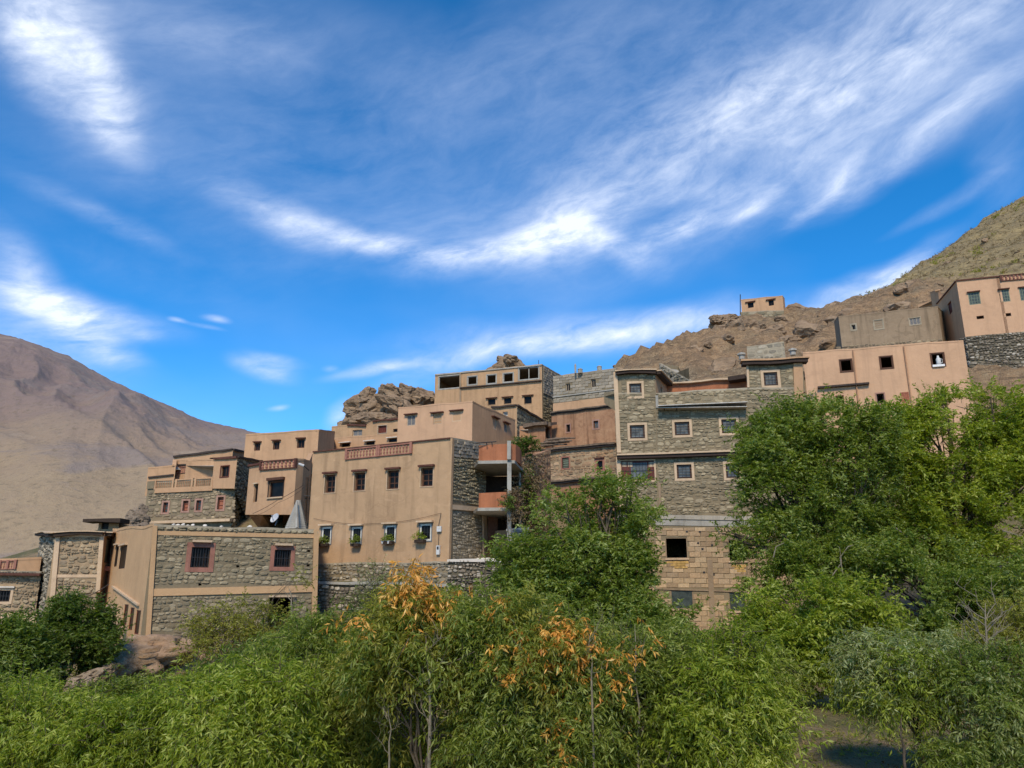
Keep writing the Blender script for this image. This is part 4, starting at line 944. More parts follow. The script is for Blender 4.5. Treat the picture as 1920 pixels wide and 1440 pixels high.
# ---- H8 grey house
h = House('grey_block_house', 'grey unrendered block house with two small windows behind the orange adobe house', 'house', [(1037,706,84,775),(1156,690,80,775)], ['mortar'], 8)
h.win(0, 1061,719,1069,733, 'wood_pale', grid=(2,1)); h.win(0, 1108,711,1117,726, 'wood_pale', grid=(2,1)); h.band(0, (1037,757),(1156,742), 30, 'pl_peach', 'plaster_base', .03)
h.band(0, (1037,744),(1156,729), 2, 'concrete', 'ring_beam', .12)
h.stones(0, 'block_grey', .34, seed=74, block=True, bw=.8, indiv=300, dp=(.02,.05)); h.finish()
for (px, py, w_, nm, lb) in ((1079,697,4,'chimney_pipe','grey chimney pipe on the roof of the grey block house'),(1088,697,10,'water_barrel','squat round barrel on the roof of the grey block house'),(1124,692,10,'dome_cowl','low round cowl on the roof of the grey block house, nearer the stone house')):
    v = P(px, py+3, 82); r0 = w_*82/1497/2; hh = 1.1 if 'pipe' in nm else .55; t_ = thing(nm, v, lb, nm.split('_')[1])
    mb = MB(); mb.tube([v, v+Vector((0,0,hh*.8)), v+Vector((0,0,hh))], [r0, r0, r0*.6], 10); mb.build('drum', 'concrete', t_)
    mb = MB(); mb.tube([v+Vector((0,0,hh*.75)), v+Vector((0,0,hh*.83))], r0*1.1, 10); mb.build('rim', 'concrete', t_)
# ---- H9 adobe stack
h = House('orange_adobe_house', 'orange adobe house storey with two tiny framed windows, uppermost of the stepped mud houses', 'house', [(1034,774,66,850),(1152,759,63,850)], ['pl_orange'], 3)
h.win(0, 1062,796,1069,810, 'wood_dark', grid=None, sur='pl_pinkstone', sw=.08); h.win(0, 1113,789,1122,803, 'wood_brown', 'pane_curtain', grid=(2,1), sur='pl_pinkstone', sw=.12)
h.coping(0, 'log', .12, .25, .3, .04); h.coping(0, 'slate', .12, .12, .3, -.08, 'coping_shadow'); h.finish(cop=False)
h = House('adobe_leanto', 'small adobe lean-to with a brushwood roof left of the stepped mud houses', 'hut', [(990,798,64.5,850),(1022,795,64,850),(1034,794,65.5,850)], ['pl_orange'], 3)
h.win(1, 1023,800,1031,822, 'wood_dark', grid=None, depth=1, open_=True); h.coping(0, 'log', .28, .5, .3, .12, 'brushwood_roof', ext=.3); h.coping(1, 'log', .28, .5, .3, .12, 'brushwood_roof'); h.finish(cop=False)
h = House('middle_adobe_house', 'stone and adobe middle storey with a green slatted window and a brown framed window', 'house', [(985,846,62,905),(1026,843,60.8,905),(1155,831,58,905)], ['pl_orange','mortar_tan'], 3)
h.win(1, 1054,858,1067,878, 'wood_dark', 'green_paint', grid=(1,5), sur='pl_red', sw=.1, rec=.04); h.win(1, 1119,864,1130,881, 'wood_brown', grid=None, sur='pl_red', sw=.16, lin='slate_red')
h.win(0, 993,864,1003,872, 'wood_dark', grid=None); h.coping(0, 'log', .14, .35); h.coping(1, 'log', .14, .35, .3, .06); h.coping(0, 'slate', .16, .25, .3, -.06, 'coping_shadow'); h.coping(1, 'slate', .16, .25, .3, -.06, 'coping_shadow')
h.stones(1, 'stone_orange', .27, seed=81, indiv=280, dp=(.02,.07)); h.finish(cop=False)
h = House('lower_adobe_house', 'lower adobe storey with a reddish brown framed window just above the walnut tree', 'house', [(1022,904,59.5,1010),(1157,893,56,1010)], ['pl_orange'], 3)
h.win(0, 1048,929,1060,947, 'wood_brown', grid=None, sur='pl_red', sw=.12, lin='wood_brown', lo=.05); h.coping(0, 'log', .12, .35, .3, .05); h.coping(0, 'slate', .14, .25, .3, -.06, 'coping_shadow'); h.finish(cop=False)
for k in range(9):
    q = random.Random(k+3); x0 = 1008+q.uniform(0, 25); x1 = x0+q.uniform(30, 55); y0 = 836-(k % 4)*3.6; Yl = 60.4+.25*(k//4); mb = MB(); mb.tube([P(x0, y0+q.uniform(-1, 1), Yl), P((x0+x1)/2, y0-2+q.uniform(-2, 1), Yl), P(min(x1, 1092), y0-3+q.uniform(-1, 1), Yl-.4)], [.09, .08, .06], 6)
    prop(mb.build('log', 'log', None, P(x0, y0, Yl)), 'grey log in the loose pile on the flat roof of the middle adobe house', 'log', 'logs piled on the adobe roof')

# ---- H10 main stone house
h = House('tall_stone_house', 'tall green-grey stone house with cream window surrounds and two roof towers, right of centre', 'house',
          [(1157,737,52,1230),(1228,737,51.6,1230),(1400,727,50.4,1230),(1504,727,49.8,1230)], ['mortar'], 8); H10 = h
big = [(1181,797,1209,822,0),(1265,791,1293,816,1),(1353,786,1381,812,1),(1437,783,1461,809,2),(1269,871,1297,897,1),(1361,869,1386,896,1)]
for (x0,y0,x1,y1,fi_) in big:
    h.win(fi_, x0,y0,x1,y1, 'wood_brown', 'pane_lace' if y0 < 850 else 'pane_curtain', grid=None, sur='pl_cream', sw=.16, rec=.1, fw=.1, grille=(4,5), name='window')
w_ = h.win(0, 1165,864,1227,901, 'wood_red', 'pane_curtain', grid=None, sur='pl_cream', sw=.1, rec=.06, fw=.12, grille=(10,3), name='wide_window')
f = h.faces[0]
for (x0,x1) in ((1167,1183),(1214,1225)):
    r_ = f.rect(x0,865,x1,900); mb = MB(); f.box(mb, *r_, -.085, -.064); mb.build('side_panel', 'wood_red', w_)
for (x0,x1) in ((1166,1175),(1177,1186),(1216,1226)):
    r_ = f.rect(x0,866,x1,875); mb = MB(); f.box(mb, *r_, -.06, -.045); mb.build('curtain_patch', 'pl_cream', w_)
for i, a, b in ((0,(1157,853),(1228,851)),(1,(1228,851),(1399,845)),(2,(1400,845),(1420,844))):
    h.band(i, a, b, 3.0, 'pl_cream', 'cornice_slab', .5); h.band(i, (a[0],a[1]+3.2),(b[0],b[1]+3.2), 5.5, 'wood_dark', 'cornice_timber', .4)
h.band(0, (1156,964),(1228,965), 8, 'concrete_blue', 'ring_beam', .1); h.band(1, (1228,965),(1400,968), 8, 'concrete_blue', 'ring_beam', .1); h.band(2, (1400,968),(1504,969), 8, 'concrete_blue', 'ring_beam', .1)
h.band(0, (1156,972.5),(1228,973.5), 11, 'concrete', 'weathered_band', .04); h.band(1, (1228,973.5),(1400,976.5), 11, 'concrete', 'weathered_band', .04); h.band(2, (1400,976.5),(1504,978), 11, 'concrete', 'weathered_band', .04)
h.post(0, (1150,698),(1157,849), 7.5, 'pl_cream', 'corner_pilaster', .06); h.post(0, (1155,858),(1162,963), 7, 'pl_cream', 'corner_pilaster', .05)
h.post(1, (1229,742),(1230,765), 5, 'concrete', 'thin_pilaster', .03); h.post(1, (1234,905),(1237,963), 4.5, 'pl_mud', 'thin_pilaster', .03)
h.post(1, (1326,1050),(1334,1225), 10, 'pl_mud', 'concrete_column', .05); h.band(1, (1228,1102),(1400,1108), 3, 'pl_mud', 'lower_beam', .06)
for (x0,y0,x1,y1,fi_) in ((1248,1008,1289,1047,1),(1366,1011,1399,1052,1),(1258,1107,1300,1142,1),(1367,1109,1399,1146,1)):
    h.win(fi_, x0,y0,x1,y1, 'pl_mud', 'pane_green' if y0 > 1100 else None, grid=None, open_=y0 < 1100, fw=.05, rec=.02, sill='pl_cream', name='opening')
# stones above the beam, blocks below it
f1 = h.faces[1]
for i, reg, n_, s_ in ((1,[(1236,964),(1399,968),(1399,729),(1229,738)],300,91),(0,[(1164,963),(1234,964),(1228,738),(1158,738)],200,92),(2,[(1400,968),(1500,970),(1500,729),(1400,729)],0,93)):
    h.stones(i, 'stone_olive', .19, reg=reg, indiv=n_, seed=s_, wr=(1.0,2.9), dp=(.02,.08))
h.stones(1, 'block_tan', .33, reg=[(1229,1225),(1399,1230),(1399,988),(1229,985)], indiv=300, seed=94, block=True, bw=.72, dp=(.02,.05), gap=.965)
h.stones(0, 'block_tan', .33, reg=[(1164,1225),(1227,1225),(1227,985),(1200,984)], indiv=0, seed=95, block=True, bw=.72, dp=(.02,.05), gap=.965)
h.stones(2, 'block_tan', .33, reg=[(1401,1225),(1500,1225),(1500,990),(1401,988)], indiv=0, seed=96, block=True, bw=.72, dp=(.02,.05), gap=.965)
for (x0, x1, y) in ((1250,1291,1052),(1372,1399,1059)):
    r_ = f1.rect(x0, y, x1, y+14); it = []
    W_, H_ = r_[2]-r_[0], r_[3]-r_[1]
    for q_, (a0, b0_, c0_, d0_) in enumerate(((.0, .72, .62, .96), (.3, .66, 1.0, 1.0), (.18, .36, .86, .63), (.35, .02, .95, .30))):
        mb = MB(); f1.box(mb, r_[0]+a0*W_, r_[1]+b0_*H_, r_[0]+c0_*W_, r_[1]+d0_*H_, .03, .054+.002*q_); mb.build('yellow_paint_patch', 'yellow_stain', h.root)
for c in ((1288,997),(1312,997),(1317,1029),(1335,1022),(1320,1073),(1338,1077),(1309,1018)): 
    r_ = f1.rect(c[0]-2, c[1]-1.5, c[0]+2, c[1]+1.5); mb = MB(); f1.box(mb, *r_, .04, .068); mb.build('putlog_shade_patch', 'iron', h.root)  # dark boxes on the wall stand in for the shade inside putlog holes
h.finish(roof_drop=.7, backmat='pl_peach')
f = h.faces[1]
h2 = House('stone_roof_tower', 'left roof tower of the tall stone house with a dark sloping eave', 'tower', [(1157,700,52,745),(1228,697,51.55,745),(1253,724,56,745)], ['mortar','pl_peach'], 5)
h2.win(0, 1180,719,1203,743, 'wood_brown', 'pane_lace', grid=None, sur='pl_cream', sw=.16, rec=.1, fw=.1, grille=(4,5)); h2.win(1, 1239,726,1242,738, 'wood_dark', grid=None)
h2.stones(0, 'stone_olive', .19, seed=97, indiv=100, wr=(1.0,3.2), dp=(.015,.06), reg=[(1165,737),(1228,736),(1228,700),(1164,702)])
for k in (0, 1): h2.coping(k, 'pl_cream', .08, .5, .3, .12, 'eave_tile', ext=.12); h2.coping(k, 'wood_dark', .2, .4, .3, .03, 'eave_timber', ext=.05)
h2.finish(cop=False)
h2 = House('stone_roof_tower', 'right roof tower of the tall stone house, taller than the left one', 'tower', [(1399,681,50.4,735),(1504,677,49.8,735)], ['mortar'], 5)
h2.win(0, 1432,698,1458,723, 'wood_brown', 'pane_lace', grid=None, sur='pl_cream', sw=.18, rec=.1, fw=.1, grille=(4,5))
h2.post(0, (1487,680),(1490,770), 17, 'pl_peach', 'corner_pilaster', .06); h2.post(0, (1399,683),(1401,727), 4, 'pl_cream', 'corner_pilaster', .05)
h2.stones(0, 'stone_olive', .19, seed=98, indiv=100, wr=(1.0,3.2), dp=(.015,.06), reg=[(1403,727),(1489,727),(1487,684),(1403,684)])
h2.coping(0, 'pl_peach', .1, .5, .3, .16, 'eave_tile', ext=.4); h2.coping(0, 'wood_dark', .22, .4, .3, .05, 'eave_timber', ext=.3); h2.finish(cop=False)
h2 = House('roof_terrace_room', 'low orange wall with a pale coping between the two roof towers of the stone house', 'wall', [(1250,721,55.5,745),(1312,716,55,745),(1368,712,54.5,745),(1400,706,54,745)], ['terracotta'], 2)
for k in (0,1): h2.coping(k, 'pl_cream', .12, .3, .3, .06, 'coping')
h2.coping(2, 'wood_dark', .3, .9, .3, .0, 'dark_eave'); h2.finish(cop=False)
# awning
t_ = thing('corrugated_awning', f.P(*f.hit(1316,765)), 'thin warped corrugated awning with a dark underside on the tall stone house', 'awning')
a, b = f.hit(1234,765), f.hit(1399,758); mb = MB(); f.strip(mb, a, b, .05, .02, .85); mb.build('upper_sheet', 'corrugated', t_)
a, b = f.hit(1234,768), f.hit(1399,766); mb = MB(); f.strip(mb, a, b, .04, .02, .7); mb.build('lower_sheet', 'corrugated', t_); mb = MB()
for k in range(7): u = a[0]+(b[0]-a[0])*(k+.5)/7; f.box(mb, u-.03, a[1]-.1, u+.03, a[1]-.045, .02, .6)
mb.build('rafters', 'wood_dark', t_)
for (px, py, Y, lb) in ((1391,668,51,'squat stone chimney pot on the left corner of the right roof tower'),(1487,660,51,'pale round chimney cap behind the right roof tower')):
    v = P(px, py+6, Y); t_ = thing('chimney_pot', v, lb, 'chimney'); mb = MB(); mb.tube([v, v+Vector((0,0,.3))], .2, 8); mb.build('shaft','concrete',t_); mb = MB(); mb.tube([v+Vector((0,0,.3)), v+Vector((0,0,.42)), v+Vector((0,0,.5))], [.3,.28,.1], 8); mb.build('cap','concrete',t_)
h = House('ruined_stone_wall', 'grey ruined stone wall stub behind the left roof tower with a tiny black slot', 'wall', [(1236,682,66,735),(1293,714,62,735)], ['mortar'], 2); h.stones(0, 'stone_grey', .3, seed=101, indiv=100); h.win(0,1256,704,1260,713,'wood_dark',grid=None); h.finish()
h = House('ruined_grey_wall', 'grey ruined block wall on the slope behind the right roof tower', 'wall', [(1400,650,69,690),(1470,641,68,690)], ['pl_bare'], 2); h.stones(0, 'stone_grey', .35, seed=102, indiv=100, dp=(.01,.04)); h.finish()

# ---- H11 right peach house
h = House('long_peach_house', 'long peach house with three square windows in brown frames, above the trees at right', 'house', [(1505,661,58,900),(1806,638,54.5,900)], ['pl_pink'], 8)
for a in ((1576,675,1597,696),(1651,669,1673,690),(1747,663,1770,686)): h.win(0, *a, 'wood_brown', None, grid=None, open_=True, sur='wood_brown', sw=.09, rec=.02, fw=.05)
h.win(0, 1569,743,1581,757, 'wood_brown', None, grid=None, open_=True, sur='wood_brown', sw=.07); h.win(0, 1644,738,1658,756, 'wood_dark', None, grid=None, open_=True, sur='pl_pinkstone', sw=.09)
h.win(0, 1690,735,1705,756, 'brick_red', 'brick_red', grid=(3,4), rec=.0, name='blocked_window', barw=.03)
h.band(0, (1533,726),(1629,718), 3.2, 'slate', 'dark_ledge', .3)
h.stones(0, 'stone_green', .2, seed=111, indiv=60, reg=[(1505,762),(1532,762),(1532,735),(1505,738)])
for a, b in (((1599,657),(1610,765)),((1694,650),(1711,770))):
    f = h.faces[0]; p, q = f.hit(*a), f.hit(*b); mb = MB(); mb.tube([f.P(*p,.09), f.P(*q,.09)], .055, 8); mb.build('drain_pipe', 'pipe_tan', h.root)
h.finish()
f = h.faces[0]; c = f.P(*f.hit(1761,684), -.05); t_ = thing('white_jug', c, 'white plastic jug standing in the right-hand window of the long peach house', 'jug')
mb = MB(); mb.tube([c, c+Vector((0,0,.1)), c+Vector((0,0,.45)), c+Vector((0,0,.6)), c+Vector((0,0,.72))], [.14,.17,.17,.08,.07], 10); mb.build('jug_body','white_paint',t_, smooth=True)
mb = MB(); mb.tube([c+Vector((.15,-.02,.15)), c+Vector((.28,-.02,.2)), c+Vector((.28,-.02,.42)), c+Vector((.13,-.02,.5))], .03, 6); mb.build('handle','white_paint',t_)
f = h.faces[0]; r_ = f.rect(1748,684,1771,688); mb = MB(); f.box(mb, *r_, .02, .14); prop(mb.build('white_cloth', 'cloth_white', None, f.P(r_[0], r_[1])), 'white cloth folded over the sill beneath the white jug', 'cloth')
# ---- H12 mud house
h = House('brown_mud_house', 'old brown mud-brick house with blocked windows behind the long peach house', 'house', [(1564,604,79,690),(1572,593,76,690),(1758,575,72,690),(1768,584,75,690)], ['pl_mud'], 8)
h.win(1, 1705,596,1726,609, 'wood_pale', 'grey_shutter', grid=(3,1), rec=.04, sur='pl_bare', sw=.06); h.win(1, 1639,600,1656,617, 'pl_bare', 'pl_mud', grid=(1,4), rec=.02, sur='pl_bare', sw=.08, name='blocked_window'); h.win(1, 1597,609,1604,618, 'pl_bare', 'pane_dark', grid=None, sur='pl_bare', sw=.15)
h.stones(1, 'stone_tan', .3, seed=112, reg=[(1566,664),(1768,652),(1768,634),(1566,650)], dp=(.02,.1)); h.finish()
# ---- H13
h = House('peach_hillside_house', 'peach house with green barred windows and a red balustrade at the right edge', 'house', [(1757,569,76,650),(1793,526,69,640),(1873,518,67.6,640),(1990,506,66,640)], ['pl_peach','pl_pink','pl_pink'], 8)
h.win(1, 1816,548,1838,571, 'green_paint', 'pane_green', grid=(4,4), lin='slate_red', lo=.08, ld=.2, rec=.0, fw=.08); h.win(1, 1831,592,1845,598, 'wood_dark', None, grid=None, open_=True)
h.win(2, 1874,543,1893,566, 'green_paint', 'pane_green', grid=(4,4), lin='slate_red', lo=.08, ld=.2, rec=.0, fw=.08); h.win(2, 1883,587,1896,593, 'wood_dark', None, grid=None, open_=True); h.win(2, 1912,539,1934,563, 'green_paint', 'pane_green', grid=(4,4), lin='slate_red', lo=.08, rec=.0)
h.win(0, 1777,565,1785,590, 'wood_red', 'wood_red', grid=None, rec=.1); h.win(0, 1763,586,1770,622, 'wood_dark', None, grid=None, open_=True, name='doorway')
h.band(1, (1793,525.5),(1873,517.5), 2, 'slate_red', 'coping_line', .12); balustrade(h, 2, 1875,517,1975,508,11,14,'pl_red','slate_red', d=.1); h.band(0, (1757,569),(1793,526), 2, 'slate_red', 'coping_line', .12)
h.finish()
h = House('small_peach_annex', 'small peach annex wall poking up left of the peach hillside house', 'wall', [(1744,548,80,600),(1758,543,78,600),(1775,560,82,600)], ['pl_peach'], 3); h.finish()
h = House('dry_stone_wall', 'dark dry stone retaining wall under the peach hillside house at the right edge', 'wall', [(1798,636,68,690),(1812,632,66.5,700),(1990,614,64,705)], ['mortar_dark'], 3)
h.stones(1, 'stone_dry', .2, seed=113, indiv=300, dp=(.06,.16)); h.stones(0, 'stone_dry', .2, seed=114, dp=(.06,.16)); h.finish(cop=False)
# ---- H14 hut
h = House('hilltop_hut', 'little peach hut with two windows alone on top of the rocky hill', 'hut', [(1389,562,118,590),(1467,554.5,115,590),(1471,560,119,590)], ['pl_peach'], 5)
h.win(0, 1402,567,1413,577, 'wood_dark', grid=None, lin='slate_red', lo=.35, lh=.14, ld=.25); h.win(0, 1441,562.5,1451,573, 'wood_dark', grid=(2,1), lin='slate_red', lo=.35, lh=.14, ld=.25); h.finish()
h = House('hut_base_wall', 'low dark stone base wall beneath the little hilltop hut', 'wall', [(1388,585,116.8,602),(1470,582,114.5,604)], ['mortar'], 6); h.stones(0, 'stone_green', .45, seed=115, indiv=60); h.finish()
h = House('hilltop_wall', 'dark stone wall running right from the hilltop hut', 'wall', [(1470,584,118,612),(1505,579,117,612),(1516,595,120,612)], ['mortar_dark'], 3); h.stones(0, 'stone_green', .5, seed=116, indiv=60); h.stones(1, 'stone_green', .5, seed=117); h.finish()
mb = MB(); mb.tube([P(1388,590,116), P(1388,552,116)], .07, 6); prop(mb.build('pole', 'iron', None, P(1388,590,116)), 'thin dark pole at the left corner of the hilltop hut', 'pole')
# lamp on the curved house
v = P(568,873,51); t_ = thing('wall_lamp', v, 'small white wall lamp on the rounded corner of the curved peach house', 'lamp')
mb = MB(); mb.tube([v+Vector((-.22,-.3,.08)), v+Vector((.12,-.2,-.04))], [.07,.09], 8); mb.build('lamp_head','white_paint',t_); mb = MB(); mb.tube([v+Vector((.12,-.2,-.04)), v+Vector((.3,.5,-.25))], .03, 6); mb.build('bracket','iron',t_)

# ============================================================ VEGETATION
def leaves_mesh(name, mat, tw, k, ll, lw, droop, parent, seed, spread=.5, flatn=.5, clump_sp=0):
    """tw: array (N,7) twig origin, direction, length. k leaves per twig"""
    r = np.random.default_rng(seed); N = len(tw); M = N*k
    o = np.repeat(tw[:, :3], k, 0); d = np.repeat(tw[:, 3:6], k, 0); L = np.repeat(tw[:, 6], k)
    t_ = np.tile(np.linspace(.05, 1, k), N)+r.uniform(-.05, .05, M)
    side = np.where(np.tile(np.arange(k), N) % 2 == 0, 1., -1.)[:, None]
    up = np.array([0, 0, 1.]); perp = np.cross(d, up); perp /= np.linalg.norm(perp, axis=1)[:, None]+1e-6
    sag = (t_**2*L*droop*.5)[:, None]*np.array([0, 0, -1.])
    base = o+d*(t_*L)[:, None]+sag
    ld = perp*side*.75+d*.55+np.array([0, 0, -1.])*droop*r.uniform(.3, 1.2, M)[:, None]+r.normal(0, spread, (M, 3)); ld /= np.linalg.norm(ld, axis=1)[:, None]
    nn = up*flatn+r.normal(0, .45, (M, 3)); w_ = np.cross(ld, nn); w_ /= np.linalg.norm(w_, axis=1)[:, None]+1e-6; nn = np.cross(w_, ld)
    sc = r.uniform(.45, 1.4, M)[:, None]
    mid = base+ld*ll*.45*sc
    V = np.stack([base, mid+w_*lw*.5*sc+nn*lw*.16*sc, base+ld*ll*sc-nn*ll*.10*sc, mid-w_*lw*.5*sc+nn*lw*.16*sc], 1).reshape(-1, 3)
    if parent is not None: V = V-np.array(worldloc(parent))
    b4 = (np.arange(M)*4)[:, None]; T = np.concatenate([b4+np.array([[0, 1, 2]]), b4+np.array([[0, 2, 3]])], 1).reshape(-1).astype(np.int32)
    me = bpy.data.meshes.new(name); me.vertices.add(M*4); me.vertices.foreach_set('co', V.astype(np.float32).ravel())
    me.loops.add(len(T)); me.loops.foreach_set('vertex_index', T); me.polygons.add(M*2); me.polygons.foreach_set('loop_start', (np.arange(M*2)*3).astype(np.int32))
    a = me.attributes.new('rnd', 'FLOAT', 'POINT'); a.data.foreach_set('value', np.repeat(r.uniform(0, 1, M), 4).astype(np.float32))
    # slow colour change through the crown plus a per-twig value
    cl = .5+.5*np.sin(tw[:, 0]*1.3+seed)*np.cos(tw[:, 2]*1.7+tw[:, 1]+seed*.7); cl = np.clip(cl*.6+r.uniform(0, 1, N)*.4, 0, 1)
    a = me.attributes.new('clump', 'FLOAT', 'POINT'); a.data.foreach_set('value', np.repeat(cl, 4*k).astype(np.float32))
    me.materials.append(MATS[mat]); me.update(calc_edges=True)
    ob = bpy.data.objects.new(name, me); COL.objects.link(ob); ob.parent = parent; return ob
def lobes(blobs, Y):
    out = []
    for b in blobs:
        yy = Y+(b[4] if len(b) > 4 else 0); s_ = yy/1497; c = P(b[0], b[1], yy); out.append((np.array(c), np.array([b[2]*s_, (b[2]+b[3])*.5*s_*.85, b[3]*s_]), b[2]*b[3]))
    return out
def twigs(lb, n, tl, seed, surf=.45, droopdir=0, gapn=.0):
    r = np.random.default_rng(seed); a = np.array([l[2] for l in lb], float); a /= a.sum(); out = []
    off = r.uniform(0, 50, 3); nc = max(6, n//13); cen = []
    if len(lb) > 10 and n < 400: nc = n//5
    for w_ in r.choice(len(lb), nc, p=a):
        c, rad, _ = lb[w_]; v = r.normal(0, 1, 3); v /= np.linalg.norm(v); cen.append((c+v*rad*r.uniform(0, 1)**surf*(1+.22*noise.noise(Vector(v*1.7+off))), v))
    which = r.choice(len(lb), n*2, p=a)
    for w_ in which:
        c, rad, _ = lb[w_]; v = r.normal(0, 1, 3); v /= np.linalg.norm(v); q = r.uniform(0, 1)**surf
        p = c+v*rad*q*(1+.25*noise.noise(Vector(v*1.7+off)))
        if r.uniform() < .74:
            p, v = cen[r.integers(nc)]; p = p+r.normal(0, 1, 3)*np.array([.55, .55, .34])*tl
        if gapn and (noise.noise(Vector(p*1.1+off)) < -gapn-.1 or noise.noise(Vector(p*.5+off)) < -gapn-.06): continue
        d = v*.9+r.normal(0, .45, 3)+np.array([0, 0, .25-droopdir]); d /= np.linalg.norm(d)
        out.append((*p, *d, tl*r.uniform(.6, 1.3)))
        if len(out) >= n: break
    return np.array(out)
def limb(mb, a, b, r0, r1, seed, wob=.12, n=6, seg=5):
    r = random.Random(seed); L = (b-a).length; pts = []
    for i in range(n):
        t_ = i/(n-1); p = a.lerp(b, t_)
        if 0 < i < n-1: p = p+Vector((r.gauss(0, 1), r.gauss(0, 1), r.gauss(0, .5)))*wob*L/n
        p.z += math.sin(t_*math.pi)*L*.04; pts.append(p)
    mb.tube(pts, [r0+(r1-r0)*i/(n-1) for i in range(n)], seg); return pts
def tree(name, label, cat, blobs, Y, base, n, k, ll, lw, mat, seed, shoots=0, droop=.5, tl=.5, bark='bark', tr=.14, surf=.45, group=None, gap=.12, extra=None, ndirs=None, flatn=.5, bare=0, trunks=1, nlimb=None):
    lb = lobes(blobs, Y); r = random.Random(seed)
    bx = P(base[0], 1106, base[1] if len(base) > 1 else Y); gz = height(bx.x, bx.y); b0 = Vector((bx.x, bx.y, gz-.1))
    root = thing(name, b0, label, cat, group)
    tw = twigs(lb, n, tl, seed, surf, 0, gap)
    leaves_mesh('crown', mat, tw, k, ll, lw, droop, root, seed, flatn=flatn)
    if extra:
        for (m2, bl2, n2) in extra:
            t2 = twigs(lobes(bl2, Y-.3), n2, tl, seed+5, .6, 0, 0); o = leaves_mesh('crown_patch', m2, t2, k, ll*1.1, lw*1.15, droop*1.2, root, seed+9)
            if 'orange' in m2: o['label'] = 'orange autumn leaves'
    if shoots:
        sh = []; ms = MB()
        for i in range(shoots):
            l = lb[r.randrange(len(lb))]; c, rd = l[0], l[1]; a_, q_ = r.uniform(-.85, .85), r.uniform(-.6, .6)
            zt = c[2]+rd[2]*math.sqrt(max(0, 1-a_*a_*.9))*.85; L_ = r.uniform(.35, .85); d_ = Vector((r.gauss(0, .18), r.gauss(0, .15), 1)).normalized()
            p_ = Vector((c[0]+a_*rd[0], c[1]+q_*rd[1], zt-.25)); sh.append((*p_, *d_, L_)); ms.tube([p_-d_*.4, p_+d_*L_*.95], [.007, .003], 4, False)
        leaves_mesh('shoot_leaves', mat, np.array(sh), 26, ll, lw, .25, root, seed+3, spread=.35, flatn=.3); ms.build('shoots', bark, root)
    # trunk and limbs reaching into every lobe
    mb = MB(); cen = Vector(tuple(sum(l[0]*l[2] for l in lb)/sum(l[2] for l in lb))); low = min(l[0][2]-l[1][2] for l in lb)
    fork = b0.lerp(cen, .45); fork.z = max(min(fork.z, low+.9), b0.z+.5)
    tp = limb(mb, b0, fork, tr, tr*.75, seed, .08, 6, 7)
    mb.build('trunk', bark, root, smooth=True)
    mb = MB()
    for i, l in enumerate(lb):
        c = Vector(tuple(l[0])); top = c+Vector((0, 0, l[1][2]*.45)); pts = limb(mb, fork, top, tr*.5, tr*.12, seed+i, .2, 7)
        for j in range(nlimb or 5):
            v = Vector((r.gauss(0, 1), r.gauss(0, 1), r.gauss(0, .7))).normalized(); e = c+Vector((v.x*l[1][0], v.y*l[1][1], v.z*l[1][2]))*.85
            limb(mb, pts[2+j % 4], e, tr*.18, tr*.05, seed*3+i*9+j, .2, 5, 4)
    # fine twigs carrying the leaves
    st_ = max(1, len(tw)//500)
    for q in tw[::st_]:
        a = Vector(q[:3]); d = Vector(q[3:6]); mb.tube([a-d*.3*q[6], a+d*q[6]*.9-Vector((0, 0, q[6]*droop*.35))], [.006+.0025*Y/14, .003], 3, False)
    mb.build('limbs', bark, root)
    return root
# --- walnuts
tree('walnut_tree', 'walnut tree in front of the middle, between the adobe houses and the tall stone house', 'tree',
     [(1120,985,75,62),(1070,1000,70,60,1),(1185,942,40,50),(1195,955,30,50,.5),(1175,1010,45,55),(1170,1050,45,55),(1040,1010,60,45),(1000,1075,70,50,1),(1110,1070,110,70),(1165,1090,65,55),(1235,1155,50,40,-1),(1060,1130,110,60),(1180,1170,90,60,-1),(985,1040,50,50),(1150,925,50,26),(1130,935,55,30),(1060,950,50,32),(1000,1110,75,50),(965,1070,30,40),(1230,1210,60,50,-2),(1290,1175,30,40,-1)],
     31, (1150,31), 7600, 13, .155, .062, 'leaf_walnut', 101, droop=.35, tl=.5, bark='bark', tr=.2, surf=.42, gap=.24)
tree('walnut_tree', 'big walnut tree hiding the right side of the tall stone house', 'tree',
     [(1520,810,80,48),(1450,860,70,60),(1435,905,50,48),(1560,860,70,60),(1480,940,90,60),(1590,800,40,30),(1420,830,28,36,1),(1430,945,28,34),(1500,1010,110,60),(1560,960,60,60,1),(1470,1020,50,40,-1),(1600,1040,60,55),(1480,1080,90,40,-1),(1500,870,60,50),(1380,1015,22,16,-1),(1365,1000,20,12,-1),(1640,815,60,50,1),(1500,790,80,44),(1580,800,70,46),(1440,820,50,45),(1425,880,42,46),(1640,900,60,60,2),(1620,960,50,60,2)],
     35, (1580,37), 9600, 13, .165, .065, 'leaf_walnut', 102, droop=.3, tl=.55, bark='bark', tr=.26, surf=.42, gap=.22)
tree('walnut_tree', 'bright green walnut tree at the right edge reaching up to the hillside rocks', 'tree',
     [(1780,800,90,50),(1860,785,70,55),(1910,840,60,70),(1720,860,80,55),(1810,880,100,60),(1680,800,60,30),(1690,920,70,55),(1790,960,100,60),(1890,960,70,70),(1740,1020,90,60),(1650,850,40,30),(1850,1050,90,60),(1930,900,60,60),(1740,780,50,24),(1640,980,30,40,1),(1700,800,70,44),(1770,775,70,40),(1860,765,80,45),(1690,850,70,50),(1640,840,60,40,1),(1930,790,60,60)],
     38, (1790,40), 9800, 13, .18, .07, 'leaf_bright', 103, droop=.3, tl=.6, bark='bark', tr=.26, surf=.42, gap=.18)
